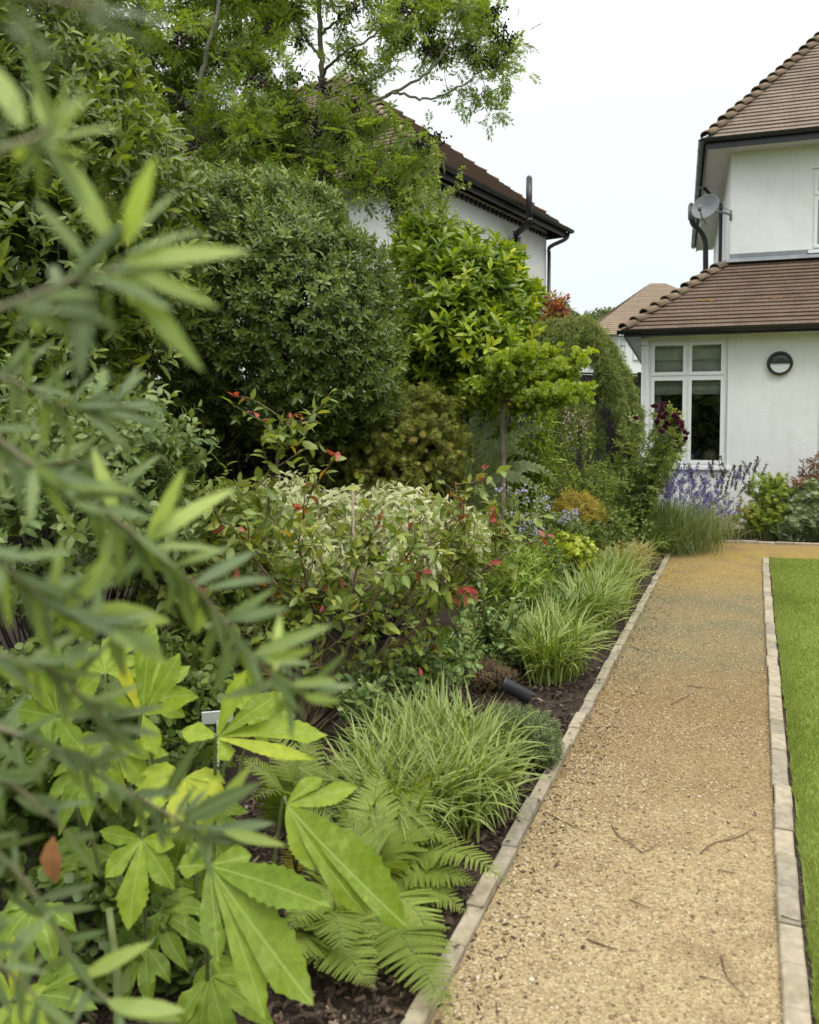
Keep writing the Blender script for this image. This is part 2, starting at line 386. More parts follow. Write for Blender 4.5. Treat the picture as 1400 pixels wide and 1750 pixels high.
# bands of wear along the path: washed pale, fresh brown gravel, algae green, yellow
band=k.ramp(wob,[(.2,(1.20,1.18,1.10)),(.28,(1.14,1.10,1.0)),(.34,(.86,.78,.63)),(.42,(.72,.62,.47)),(.49,(.76,.68,.52)),(.55,(.80,.77,.60)),(.70,(.82,.79,.60)),(.78,(1.0,.92,.44)),(.93,(1.0,.90,.46)),(1.0,(.95,.80,.55))])
c=k.mix(1.0,c,band,'MULTIPLY'); c=k.mix(1.0,c,(.96,.93,.80),'MULTIPLY')
c=k.mix(k.math('MULTIPLY',k.ramp(mid,[(.52,(0,0,0)),(.66,(1,1,1))]),.65),c,(.24,.165,.085))
moss=k.math('MULTIPLY',k.ramp(k.noise(2.1,6),[(.40,(.25,.25,.25)),(.60,(1,1,1))]),k.ramp(wob,[(.45,(.0,.0,.0)),(.53,(.85,.85,.85)),(.70,(.7,.7,.7)),(.77,(.05,.05,.05))]))
c=k.mix(moss,c,k.ramp(fine,[(.35,(.085,.085,.045)),(.65,(.25,.24,.14))]))
M_path=k.done(k.pbr(c,.92,.2,k.bump(k.mix(.5,vor.outputs['Distance'],fine),1.0,.02)))
far=9.0
poly('gravel_path',[Lstart,Ln,Lf,Lf+norm(Bf-Lf)*.02,Bf,Bf+Bd*far,Tf+Td*far+0*Tf,Tf,Rf,Rn,Rstart],0.0,M_path)
# lawn
k=NT('lawn'); c=k.ramp(k.noise(2.2,6),[(.3,(.16,.22,.035)),(.7,(.23,.29,.055))]); M_lawn=k.done(k.pbr(c,.9,.2,k.bump(k.noise(90,3),.8,.02)))
KW=.066
nr=np.array([dr[1],-dr[0],0])
poly('soil_bed',[Rstart+nr*KW*.95,Rf+nr*KW*.95+dr*.02,Rf+nr*.2+dr*.02,Rstart+nr*.2],.004,M_soil)
poly('lawn',[Rstart+nr*(KW+.012),Rf+nr*(KW+.012)+dr*.02,Tf+nr*0+Td*.14,Tf+Td*far,Rstart-dr*6+nr*14,Rstart-dr*6+nr*(KW+.012)],.012,M_lawn)
k=NT('grass_blade'); t=k.attr('tint'); c=k.ramp(t,[(0,(.16,.215,.04)),(.5,(.27,.335,.075)),(1,(.38,.42,.14))]); M_blade=k.pbr(c,.5,.3)
tr=k.n('ShaderNodeBsdfTranslucent'); k.l(k.mix(1.0,c,(1.3,1.3,.6),'MULTIPLY'),tr.inputs[0]); ms=k.n('ShaderNodeMixShader'); ms.inputs[0].default_value=.3
k.l(M_blade.outputs[0],ms.inputs[1]); k.l(tr.outputs[0],ms.inputs[2]); M_blade=k.done(ms)
rng=np.random.default_rng(7)
mb=MB()
lu0=Lumps(rng,12,14); B_s=lambda s_: np.stack([s_,s_*0,s_*0],-1)
def lawnblades(n,s0,s1,w0,w1,h,bw):
    s_=rng.uniform(s0,s1,n); q=w0+(w1-w0)*rng.uniform(0,1,n)**2.4; s_=s0+(s1-s0)*rng.uniform(0,1,n)**1.15
    b=Rn+dr*s_[:,None]+nr*(KW+.010+q+.012*np.abs(lu0(B_s(s_))))[:,None]; b[:,2]=.008
    keep=(b-Tf)@np.array([-Td[1],Td[0],0])<-.02; b=b[keep]; m=len(b)
    a=rng.uniform(0,2*PI,m); hh=h*rng.uniform(.5,1.2,m); le=rng.normal(0,.35,(m,2))
    sd=np.stack([np.cos(a),np.sin(a),a*0],-1)*(bw*(1+.22*np.linalg.norm(b[:,:2],axis=1)))[:,None]
    tip=b+np.stack([le[:,0]*hh,le[:,1]*hh,hh],-1)
    V=np.stack([b-sd,b+sd,tip],1).reshape(-1,3); f=np.arange(3*m)
    lu=Lumps(rng,7,3.0)
    mb.v.append(V); mb.f.append(f+mb.c); mb.n.append(np.full(m,3)); mb.t.append(np.repeat(np.clip(.5+.12*lu(b)+rng.normal(0,.2,m),0,1),3)); mb.u.append(np.zeros((3*m,3))); mb.c+=3*m
lawnblades(210000,-.5,9.2,0,6.5,.026,.0015)
tag(mb.build('lawn_grass',M_blade,smooth=False),'short bright green mown grass of the lawn','grass',kind='stuff')
# kerb setts
k=NT('sett'); t=k.attr('tint'); c=k.ramp(t,[(0,(.25,.24,.22)),(.3,(.36,.33,.27)),(.6,(.43,.385,.31)),(1,(.47,.42,.35))])
n=k.noise(30,6); c=k.mix(.45,c,k.ramp(n,[(.3,(.20,.175,.14)),(.7,(.55,.50,.42))])); c=k.mix(k.math('MULTIPLY',k.ramp(k.noise(7,4),[(.55,(0,0,0)),(.7,(1,1,1))]),.5),c,(.19,.18,.09)); c=k.mix(1.0,c,(.88,.84,.74),'MULTIPLY')
M_sett=k.done(k.pbr(c,.85,.25,k.bump(k.noise(160,3),.5,.006)))
def edging(name,label,P0,d,side,length,ztop,skip=0):
    root=thing(name,label,'edging',P0); rg=random.Random(len(label)); s=0; i=0
    ax=[d,side,np.array([0,0,1.])]
    while s<length:
        L=rg.uniform(.19,.215); mb=MB(); dz=rg.uniform(-.005,.004); dy=rg.uniform(-.005,.005)
        if rg.random()>skip:
            mb.box((s+.003,dy,-.05),(s+L-.003,KW+dy,ztop+dz),ax,P0,rg.random()*.9+.05 if rg.random()<.85 else 0.02,ch=.005)
            mb.build('sett',M_sett,root,smooth=False)
        s+=L; i+=1
    return root
KW=.052
edging('path_edging','row of sand coloured stone setts between the planting bed and the gravel path',Ln-dl*.6,dl,nl,np.linalg.norm(Lf-Ln)+.6,.03)
KW=.064
edging('path_edging','row of grey and buff stone setts between the gravel path and the lawn',Rn-dr*.35,dr,nr,np.linalg.norm(Rf-Rn)+.35,.022)
edging('path_edging','thin stone edging at the foot of the bed below the white house wall',Bf-Bd*.5,Bd,nb,5.2,.03)
# loose stones
def stoneT(rg):
    import itertools
    v=[];f=[(0,2,4),(2,1,4),(1,3,4),(3,0,4),(2,0,5),(1,2,5),(3,1,5),(0,3,5)]
    v=np.array([(1,0,0),(-1,0,0),(0,1,0),(0,-1,0),(0,0,1),(0,0,-1)],float)*rg.uniform(.7,1.1,(6,1))+rg.normal(0,.15,(6,3))
    # one subdivision with jitter
    nv=list(v); nf=[]; mid={}
    def m(a,b):
        key=(min(a,b),max(a,b))
        if key not in mid: mid[key]=len(nv); q=(v[a]+v[b])/2; nv.append(q/np.linalg.norm(q)*rg.uniform(.8,1.0))
        return mid[key]
    for a,b,c_ in f:
        ab,bc,ca=m(a,b),m(b,c_),m(c_,a); nf+=[(a,ab,ca),(ab,b,bc),(ca,bc,c_),(ab,bc,ca)]
    return T_pack(nv,nf,np.zeros((len(nv),3)))
stones=[stoneT(rng) for _ in range(5)]
k=NT('pebble'); c=k.ramp(k.attr('tint'),[(0,(.06,.045,.03)),(.25,(.22,.155,.085)),(.55,(.38,.29,.165)),(.85,(.45,.37,.24)),(1,(.52,.46,.35))]); M_peb=k.done(k.pbr(c,.85,.25,k.bump(k.noise(150,2),.4,.004)))
mb=MB()
def pebbles(n,s0,s1,r0,r1,edge=0):
    s_=rng.uniform(s0,s1,n); 
    q=rng.beta(1,3.2,n) if edge else rng.uniform(0,1,n)
    A=Rn+dr*s_[:,None]; nrm=-nr
    # width of path at this s
    wdt=np.abs(((Ln-A)@np.array([dl[1],-dl[0],0]))/ (nrm@np.array([dl[1],-dl[0],0])))-.02
    B=A+nrm*(wdt*(1-q))[:,None]; B[:,2]=0
    r=rng.uniform(0,1,n)**2.5*(r1-r0)+r0
    Mx=frames(rng,rng.normal(0,1,(n,3)))*r[:,None,None]; Mx[:,2,:]*=.6
    B[:,2]=r*.25
    t=np.clip(rng.normal(.55,.2,n),0,1)
    kk=rng.integers(0,5,n)
    for i in range(5): mb.inst(stones[i],Mx[kk==i],B[kk==i],t[kk==i])
pebbles(16000,-.3,2.2,.0018,.006); pebbles(15000,1.8,7.5,.0025,.007); pebbles(4200,-.3,1.5,.003,.009,1); pebbles(1500,1.5,5,.003,.008,1)
tag(mb.build('loose_gravel',M_peb,smooth=False),'loose tan stone chips lying on the path','gravel',kind='stuff')
# bark mulch
k=NT('bark_chip'); c=k.ramp(k.attr('tint'),[(0,(.02,.014,.01)),(.5,(.07,.048,.035)),(.85,(.15,.105,.075)),(1,(.3,.23,.17))]); M_bark=k.done(k.pbr(c,.85,.2,k.bump(k.noise(60,3),.6,.01)))
chip=T_pack([(-.5,-.2,0),(.4,-.25,0),(.55,.1,.03),(-.4,.22,.02),(-.45,-.15,.12),(.35,-.2,.14),(.45,.1,.13),(-.35,.18,.15)],[(3,2,1,0),(4,5,6,7),(0,1,5,4),(1,2,6,5),(2,3,7,6),(3,0,4,7)],np.zeros((8,3)))
mb=MB()
def chips(n,s0,s1,q0,q1,l0,l1,spill=0):
    s_=rng.uniform(s0,s1,n); q=rng.uniform(q0,q1,n)
    B=Ln+dl*s_[:,None]+nl*q[:,None]; B[:,2]=.003 if spill else rng.uniform(0,.018,n)
    D=np.stack([rng.normal(0,1,n),rng.normal(0,1,n),rng.normal(0,.25,n)],-1)
    Mx=frames(rng,D,roll=.35); Mx=Mx[:,:,[1,0,2]]*rng.uniform(l0,l1,n)[:,None,None]*np.array([1,.8,.5])
    mb.inst(chip,Mx,B,np.clip(rng.normal(.45,.25,n),0,1))
chips(9000,-.5,2.2,.07,1.1,.012,.04); chips(6500,2,8,.07,.9,.015,.04); chips(500,-.4,2.2,-.16,.0,.006,.02,1); chips(500,2,7,-.22,.0,.008,.02,1); mb0=mb; s_=rng.uniform(-.4,7,700); B=Rn+dr*s_[:,None]+nr*(.066+rng.uniform(0,.03,700))[:,None]; B[:,2]=.006; mb.inst(chip,frames(rng,rng.normal(0,1,(700,3))*[1,1,.3])*rng.uniform(.004,.014,700)[:,None,None],B,np.clip(rng.normal(.6,.25,700),0,1))
chips(420,-.5,7,-.9,-.1,.004,.016,1)
B0=mb.c
chips(160,-.4,7,.0,.05,.006,.022)
mb.v[-1][:,2]+=.026
tag(mb.build('bark_mulch',M_bark,smooth=False),'dark bark mulch covering the soil of the bed and straying onto the path','mulch',kind='stuff')
mb=MB(); n=3500; B=Bf+Bd*rng.uniform(-.3,4,n)[:,None]+nb*rng.uniform(.08,1.0,n)[:,None]; B[:,2]=.005
mb.inst(chip,frames(rng,rng.normal(0,1,(n,3))*[1,1,.2])*rng.uniform(.015,.04,n)[:,None,None]*.8,B,np.clip(rng.normal(.45,.25,n),0,1))
tag(mb.build('bark_mulch',M_bark,smooth=False),'dark bark mulch below the white house wall','mulch',kind='stuff')
# fallen twigs on the path, each where the photo shows it
M_twig=plain('twig_bark',(.15,.095,.06),.85,.3,40)
TW=[([(1045,1412),(1058,1432),(1080,1445),(1098,1459),(1121,1446)],.0035,'thin forked fallen twig curving across the middle of the pale gravel'),
([(1197,1461),(1220,1443),(1256,1435),(1291,1417)],.0038,'pale bent fallen twig lying right of the middle of the path near the lawn edging'),
([(1233,1636),(1242,1672),(1262,1695),(1276,1710)],.003,'dark kinked twig near the bottom right of the path'),
([(933,1391),(975,1412),(1008,1426)],.003,'straight thin twig just right of the bed edging below the grass clump'),
([(1075,1540),(1113,1556)],.003,'short straight dark twig at the centre of the pale gravel'),
([(1003,1608),(1030,1618),(1055,1626)],.0045,'thick short twig on the lower part of the path'),
([(1195,1672),(1232,1680)],.0025,'small twig just left of the dark kinked twig'),
([(1147,1205),(1166,1196),(1188,1183)],.003,'reddish slanting twig on the brown gravel'),
([(1175,1172),(1200,1177),(1230,1178)],.003,'thin level twig above the reddish slanting twig'),
([(1078,1105),(1095,1112),(1115,1119)],.003,'twig near the bed edging beside the mossy gravel'),
([(1226,1490),(1257,1495)],.003,'small dark twig on the right half of the path'),
([(848,1717),(851,1742)],.003,'tiny upright looking twig at the bottom left of the gravel'),
([(1335,1580),(1360,1588),(1392,1592)],.003,'dark twig lying over the edging onto the lawn')]
for P,r,lab in TW:
    mb=MB(); q=[G(x,y) for x,y in P]; lift=.028 if P[0][0]>1320 else .006
    q=[p+np.array([0,0,lift]) for p in q]; L=smoothline(q,4) if len(q)>2 else np.array(q)
    r*=.75; mb.tube(L,np.linspace(r,r*.4,len(L)),5,tint=.5); 
    if len(q)>3: mb.tube([L[6],L[6]+(L[8]-L[6])+np.array([.03,.03,.004])],[r*.6,r*.3],4)
    tag(mb.build('fallen_twig',M_twig),lab,'twig','fallen twigs on the path')

# ================================================================ HOUSES
k=NT('white_render'); n=k.noise(1.3,6); c=k.ramp(n,[(.3,(.70,.71,.70)),(.7,(.77,.785,.775))])
st=k.noise(4,6); c=k.mix(k.math('MULTIPLY',k.ramp(st,[(.5,(0,0,0)),(.8,(1,1,1))]),.4),c,(.58,.58,.53))
mp=k.n('ShaderNodeMapping'); mp.inputs['Scale'].default_value=(9,9,.7); k.l(k.pos(),mp.inputs[0]); c=k.mix(k.math('MULTIPLY',k.ramp(k.noise(1.0,5,mp.outputs[0]),[(.56,(0,0,0)),(.75,(1,1,1))]),.30),c,(.52,.53,.47))
M_render=k.done(k.pbr(c,.85,.25,k.bump(k.noise(38,8),.5,.012)))
M_black=plain('black_plastic',(.018,.018,.019),.35,.2,4,.5)
M_upvc=plain('white_upvc',(.72,.735,.73),.35,.03,3,.5)
M_grey=plain('grey_metal',(.14,.155,.16),.5,.1,9,.5)
M_lead=plain('lead',(.20,.22,.235),.6,.2,6,.4,bump=.2)
M_soffit=plain('soffit',(.52,.51,.50),.6,.08,3)
def tilemat(name,a,b,c_,moss=(.3,.27,.19),mf=.35,bw=.165,bh=.1):
    k=NT(name); uv=k.attr('luv','Vector'); br=k.n('ShaderNodeTexBrick'); k.l(uv,br.inputs['Vector'])
    br.inputs['Color1'].default_value=(*a,1); br.inputs['Color2'].default_value=(*b,1); br.inputs['Mortar'].default_value=(.03,.022,.018,1)
    br.inputs['Scale'].default_value=1; br.inputs['Brick Width'].default_value=bw; br.inputs['Row Height'].default_value=bh; br.inputs['Mortar Size'].default_value=.004; br.offset=.5; br.inputs['Bias'].default_value=-.2
    n=k.noise(3.5,8,rough=.7); c=k.mix(.6,br.outputs['Color'],k.ramp(n,[(.3,a),(.7,c_)]))
    sp=k.noise(38,4); c=k.mix(k.ramp(sp,[(.6,(0,0,0)),(.74,(mf,mf,mf))]),c,moss)
    return k.done(k.pbr(c,.85,.25,k.bump(k.noise(80,3),.5,.006)))
M_tileR=tilemat('roof_tile_brown',(.105,.068,.052),(.14,.092,.07),(.20,.15,.11),(.42,.36,.25),.6)
M_tileU=tilemat('roof_tile_grey_brown',(.17,.125,.10),(.23,.175,.14),(.30,.25,.2),(.42,.37,.28),.6)
M_tileL=tilemat('roof_tile_neighbour',(.135,.092,.072),(.185,.13,.10),(.22,.17,.13),(.3,.25,.18),.4)
M_tileD=tilemat('roof_tile_far',(.20,.145,.10),(.24,.18,.13),(.27,.21,.15))
M_hip=plain('hip_tile',(.20,.145,.10),.85,.35,7,.3,bump=.4)
M_lichen=plain('lichen',(.38,.24,.05),.95,.3,30,bump=.8)
def roofplane(mb,A,B,C,D,course=.1,lip=.021):
    """A,B eave ends; D,C top ends above A,B. stepped tile courses"""
    A,B,C,D=[np.array(x,float) for x in (A,B,C,D)]
    n=norm(np.cross(B-A,((C+D)/2-(A+B)/2)));  n=n if n[2]>0 else -n
    ul=norm(B-A); up=norm(np.cross(n,ul)); up=up if up[2]>0 else -up
    h=float(((C+D)/2-A)@up); m=max(2,int(h/course)); rg=np.random.default_rng(3)
    for i in range(m):
        t0,t1=i/m,(i+1)/m
        a=A+(D-A)*t0; b=B+(C-B)*t0; c=B+(C-B)*t1; d=A+(D-A)*t1
        j=rg.uniform(.8,1.25)*lip
        P=[a+n*j,b+n*j,c+n*.001,d+n*.001,a-n*.004,b-n*.004]
        u=[((p-A)@ul,(i+.1+.8*q)*.1,0) for p,q in zip(P,(0,0,1,1,0,0))]
        mb.add(P,[(0,1,2,3),(1,0,4,5)],.5,u)
def hiptiles(mb,P0,P1,n,r=.12,mat=None,step=.26):
    P0=np.array(P0,float);P1=np.array(P1,float);L=np.linalg.norm(P1-P0);d=(P1-P0)/L;m=int(L/step)
    s_=norm(np.cross(d,[0,0,1])); u=np.cross(s_,d); a=np.linspace(-.2,PI+.2,9); rg=np.random.default_rng(9)
    for i in range(m):
        j=rg.normal(0,.006); a0=P0+d*(i*step)+u*(.022+j); a1=P0+d*(i*step+step*1.12)+u*(-.028+j)
        ring=lambda c,rr:np.array([c+s_*math.cos(t)*rr+u*math.sin(t)*rr*.7 for t in a])
        mb.grid(np.stack([ring(a0,r*.82),ring(a0,r),ring(a1,r*.86)]),rg.uniform(.2,.8))
# ---- right house (this garden's house), local frame s (along e1), t (along e2), z
facade_pt=at(1240,900,12.0); 
def on_facade(px,py,dt=0.0):
    d=ray(px,py); p0=facade_pt+e2*dt; t=((p0-CAM)@e2)/(d@e2); return CAM+d*t
W0=on_facade(1094,800); W0[2]=0
def fs(px,py,dt=0.0):
    p=on_facade(px,py,dt); return float((p-W0)@e1),float(p[2])
rotH=math.atan2(e1[1],e1[0])
Hs=thing('house','white rendered house with brown tiled roofs standing at the end of the gravel path','house',W0,rotH)
SW,SE=fs(1107,700)[0],fs(1243,700)[0]; ZT=fs(1175,579)[1]; ZB=fs(1175,797)[1]
ZE=fs(1240,574)[1]; FW=9.0
S2=fs(1396,700)[0]; Z2=fs(1396,586)[1]
mb=MB()
def facadewall(mb,s0,s1,z0,z1,t0,t1,holes):
    """wall slab with rectangular holes (sorted by s)"""
    s=s0
    for a,b,c,d in holes:
        mb.box((s,t0,z0),(a,t1,z1)); 
        if c>z0: mb.box((a,t0,z0),(b,t1,c))
        if d<z1: mb.box((a,t0,d),(b,t1,z1))
        s=b
    mb.box((s,t0,z0),(s1,t1,z1))
facadewall(mb,0,FW,-.05,ZE+.02,0,.28,[(SW,SE,ZB,ZT),(S2,S2+1.8,-.0,Z2)])
mb.box((0,.281,-.05),(.28,7.5,ZE+.02))
mb.build('wall',M_render,Hs,local=True,smooth=False)
# extension roof
SU=1.29; TU=SU; over=.28
ZU=fs(1240,446,TU)[1]; Zg=ZE+.10; ZUE=fs(1245,262,TU)[1]
rise=(ZU-Zg)
mb=MB(); roofplane(mb,(-over,-over,Zg),(FW,-over,Zg),(FW,TU,ZU),(SU,TU,ZU))
roofplane(mb,(-over,8,Zg),(-over,-over,Zg),(SU,TU,ZU),(SU,8,ZU))
rf=mb.build('roof',M_tileR,Hs,local=True,smooth=False)
mb=MB(); hiptiles(mb,(-over+.03,-over+.03,Zg+.03),(SU,TU,ZU+.02),None,.105,None,.235); mb.build('hip_tiles',M_hip,rf,local=True)
# lichen patches growing on the lower roof
for (px,py,rr) in ((1206,515,.085),(1328,511,.06)):
    sl_=rise/(TU+over)
    d=ray(px,py); best=None
    for t_ in np.linspace(-over,TU,300):
        p=on_facade(px,py,t_); z=Zg+(t_+over)*sl_
        if best is None or abs(p[2]-z)<best[0]: best=(abs(p[2]-z),t_,float((p-W0)@e1),z)
    mb=MB(); _,t_,s_,z=best
    ico=stoneT(np.random.default_rng(int(px)))
    for q in range(14):
        a=rng.uniform(0,6.28); rad=rng.uniform(0,1)**.6
        o=np.array([s_+math.cos(a)*rad*rr*1.5,t_+math.sin(a)*rad*rr*.5,0]); o[2]=Zg+(o[1]+over)*sl_+.012
        mb.add(ico[0]*[rr*.35,rr*.25,.012]+o,[tuple(x) for x in ico[1].reshape(-1,3)],.5)
    mb.build('lichen_patch',M_lichen,rf,local=True)
mb=MB(); mb.box((-over+.06,-over+.02,ZE-.0),(FW,-over+.045,Zg+.0)); mb.box((-over+.035,-over+.02,ZE),(-over+.059,8,Zg)); mb.build('fascia',M_black,Hs,local=True,smooth=False)
mb=MB(); mb.box((-over+.06,-over+.046,ZE+.021),(FW,-.0,ZE+.04)); mb.box((-over+.06,0,ZE+.021),(-.0,8,ZE+.04)); mb.build('soffit',M_soffit,Hs,local=True,smooth=False)
def gutter(mb,P0,P1,r=.055):
    P0=np.array(P0,float);P1=np.array(P1,float);d=norm(P1-P0);s_=norm(np.cross(d,[0,0,1])); a=np.linspace(PI,2*PI,9)
    for rr in (r,r*.86):
        g=np.array([[p+s_*math.cos(t)*rr+np.array([0,0,1])*math.sin(t)*rr for t in a] for p in (P0,P1)]); mb.grid(g)
    for p in (P0,P1):
        g=[p+s_*math.cos(t)*r+np.array([0,0,1])*math.sin(t)*r for t in a]; mb.add(g,[tuple(range(9))])
    L=np.linalg.norm(P1-P0); 
    for q in np.arange(.5,L,.9):
        c=P0+d*q; g=np.array([[c+d*e+s_*math.cos(t)*r*1.1+np.array([0,0,1])*math.sin(t)*r*1.1 for t in a] for e in (-.02,.02)]); mb.grid(g)
mb=MB(); gutter(mb,(-over-.06,-over-.035,Zg-.01),(FW,-over-.035,Zg-.01)); mb.build('gutter',M_black,Hs,local=True)
mb=MB(); mb.box((-.0,-.045,ZE-.10),(.10,-.002,ZE+.0)); mb.build('vent_box',M_upvc,Hs,local=True,smooth=False)
# upper storey
mb=MB(); US=fs(1386,400,TU)[0]; UZ0=fs(1386,428,TU)[1]; UZ1=fs(1386,288,TU)[1]
facadewall(mb,SU,FW,ZU-.4,ZUE+.05,TU,TU+.28,[(US,US+1.9,UZ0,UZ1)])
mb.box((SU,TU+.281,2.0),(SU+.28,TU+7.2,ZUE+.05)); mb.build('wall',M_render,Hs,local=True,smooth=False)
mb=MB(); mb.box((SU-.01,TU-.022,ZU-.02),(FW,TU-.002,ZU+.10)); mb.add([(SU-.02,TU-.025,ZU+.03),(FW,TU-.025,ZU+.03),(FW,TU-.2,ZU-.06),(SU-.1,TU-.2,ZU-.06)],[(0,3,2,1)]); mb.build('flashing',M_lead,Hs,local=True,smooth=False)
ov=.42; zg=ZUE+.13; a0=(SU-ov,TU-ov,zg); rk=3.3
top=(SU-ov+rk,TU-ov+rk,zg+rk*1.12)
mb=MB(); roofplane(mb,a0,(FW,TU-ov,zg),(FW,top[1],top[2]),top)
roofplane(mb,(SU-ov,TU+7.2+ov,zg),a0,top,(top[0],TU+7.2+ov-rk,top[2]))
rf2=mb.build('roof',M_tileU,Hs,local=True,smooth=False)
mb=MB(); hiptiles(mb,(a0[0]+.02,a0[1]+.02,a0[2]+.04),(top[0],top[1],top[2]+.02),None,.105,None,.235); mb.build('hip_tiles',M_hip,rf2,local=True)
mb=MB(); mb.box((SU-ov+.05,TU-ov+.02,ZUE-.03),(FW,TU-ov+.045,zg)); mb.box((SU-ov+.02,TU-ov+.02,ZUE-.03),(SU-ov+.049,TU+7.6,zg)); mb.build('fascia',M_black,Hs,local=True,smooth=False)
mb=MB(); mb.box((SU-ov+.05,TU-ov+.046,ZUE-.0),(FW,TU-.0,ZUE+.02)); mb.box((SU-ov+.05,TU,ZUE),(SU,TU+7.6,ZUE+.02)); mb.build('soffit',M_soffit,Hs,local=True,smooth=False)
mb=MB(); gutter(mb,(SU-ov-.06,TU-ov-.035,zg-.01),(FW,TU-ov-.035,zg-.01)); mb.build('gutter',M_black,Hs,local=True)
mb=MB(); gutter(mb,(SU-ov-.035,TU-ov-.06,zg-.02),(SU-ov-.035,TU+7.6,zg-.02),.06)
mb.build('gutter',M_black,Hs,local=True)
# glass and rooms
k=NT('window_glass'); gl=k.n('ShaderNodeBsdfGlossy'); gl.inputs['Roughness'].default_value=.015; gl.inputs[0].default_value=(.9,.95,.93,1)
tp=k.n('ShaderNodeBsdfTransparent'); tp.inputs[0].default_value=(.80,.84,.82,1); fr=k.n('ShaderNodeFresnel'); fr.inputs[0].default_value=1.6
f2=k.math('MULTIPLY_ADD',fr.outputs[0],1.3,.16); ms=k.n('ShaderNodeMixShader'); k.l(f2,ms.inputs[0]); k.l(tp.outputs[0],ms.inputs[1]); k.l(gl.outputs[0],ms.inputs[2]); M_glass=k.done(ms)
M_room=plain('room_wall',(.42,.38,.30),.9,.2,2); M_blind=plain('blind_fabric',(.42,.42,.36),.9,.1,40)
def window(root,S,Z,t0,cols,transom,mats,blind=0,room=True):
    """a casement window set into the wall; cols equal lights, transom height fraction from the top (0 = none)"""
    s0,s1=S;z0,z1=Z
    fw=.055; wr=MB()
    wr.box((s0,t0-.0+.03,z1-fw),(s1,t0+.10,z1)); wr.box((s0,t0+.03,z0),(s1,t0+.10,z0+fw))
    wr.box((s0,t0+.03,z0+fw),(s0+fw,t0+.10,z1-fw)); wr.box((s1-fw,t0+.03,z0+fw),(s1,t0+.10,z1-fw))
    cw=(s1-s0-2*fw)/cols; zt=z1-transom*(z1-z0) if transom else None; mw=.025
    for i in range(1,cols):
        c=s0+fw+cw*i; wr.box((c-mw,t0+.031,z0+fw),(c+mw,t0+.10,z1-fw))
    lights=[]
    for i in range(cols):
        a=s0+fw+cw*i+(mw if i else 0); b=s0+fw+cw*(i+1)-(mw if i<cols-1 else 0)
        if zt:
            wr.box((a,t0+.032,zt-mw),(b,t0+.10,zt+mw)); lights+=[(a,b,zt+mw,z1-fw,0),(a,b,z0+fw,zt-mw,1)]
        else: lights.append((a,b,z0+fw,z1-fw,1))
    wf=wr.build('window',M_upvc,root,local=True,smooth=False)
    for a,b,c,d,low in lights:
        m=MB(); g=.05; t1=t0+.012; t2=t0+.06; G_=.006
        a,b,c,d=a-.012,b+.012,c-.012,d+.012
        # sash: chamfered frame
        for (x0,x1,y0,y1) in ((a,b,d-g,d),(a,b,c,c+g),(a,a+g,c+g,d-g),(b-g,b,c+g,d-g)):
            m.box((x0,t1,y0),(x1,t2,y1))
        m.build('sash',M_upvc,wf,local=True,smooth=False)
        m=MB(); m.add([(a+g,t0+.04,c+g),(b-g,t0+.04,c+g),(b-g,t0+.04,d-g),(a+g,t0+.04,d-g)],[(0,1,2,3)]); m.build('pane',M_glass,wf,local=True,smooth=False)
    return wf,zt
wf,zt=window(Hs,(SW,SE),(ZB,ZT),0,2,.29,None)
mb=MB(); mb.box((SW-.0,-.05,ZB-.045),(SE+.05,.03,ZB-.001)); mb.build('sill',M_upvc,wf,local=True,smooth=False)
mb=MB(); mb.box((SW-.045,-.014,ZB+.0),(SW-.001,.03,ZT)); mb.build('trim',M_upvc,wf,local=True,smooth=False); mb=MB(); mb.box((SE+.001,-.014,ZB),(SE+.02,.03,ZT)); mb.build('trim',M_upvc,wf,local=True,smooth=False)
zb=zt-(zt-ZB)*.20
k=NT('roman_blind'); wv=k.noise(260,2); sp=k.n('ShaderNodeSeparateXYZ'); k.l(k.pos(),sp.inputs[0]); ln=k.math('SINE',k.math('MULTIPLY',sp.outputs['Z'],34.0))
c=k.mix(k.ramp(ln,[(.75,(0,0,0)),(1,(.5,.5,.5))]),k.ramp(wv,[(.3,(.70,.72,.64)),(.7,(.82,.84,.76))]),(.30,.31,.27)); M_blind=k.done(k.pbr(c,.9,.1))
mb=MB(); nfold=40; xs=np.linspace(SW+.03,SE-.03,3); zs=np.linspace(zb,ZT-.02,nfold)
g=np.array([[ (x,.14+.008*math.sin(z*40),z) for x in xs] for z in zs]); mb.grid(g); mb.build('blind',M_blind,wf,local=True)
# room behind the lower window, open only at the windows
def room(s0,s1,z0,z1,t0,t1):
    m=MB(); P=[(s0,t0,z0),(s1,t0,z0),(s1,t1,z0),(s0,t1,z0),(s0,t0,z1),(s1,t0,z1),(s1,t1,z1),(s0,t1,z1)]
    m.add(P,[(0,1,2,3),(4,7,6,5),(0,3,7,4),(1,5,6,2),(3,2,6,7)]); return m.build('room_lining',M_room,Hs,local=True,smooth=False)
room(.285,SE+.9,.02,ZE-.03,.285,3.2)
room(S2-.4,S2+2.4,.0,ZE-.03,.285,3.2)
room(US-.4,US+2.4,ZU,ZUE-.05,TU+.285,TU+2.8)
window(Hs,(S2,S2+1.8),(.0,Z2),0,2,0,None); 
wu,zt2=window(Hs,(US,US+1.9),(UZ0,UZ1),TU,3,.33,None)
mb=MB(); mb.box((US-.04,TU-.06,UZ0-.05),(US+1.94,TU+.03,UZ0-.001)); mb.build('sill',M_upvc,wu,local=True,smooth=False)
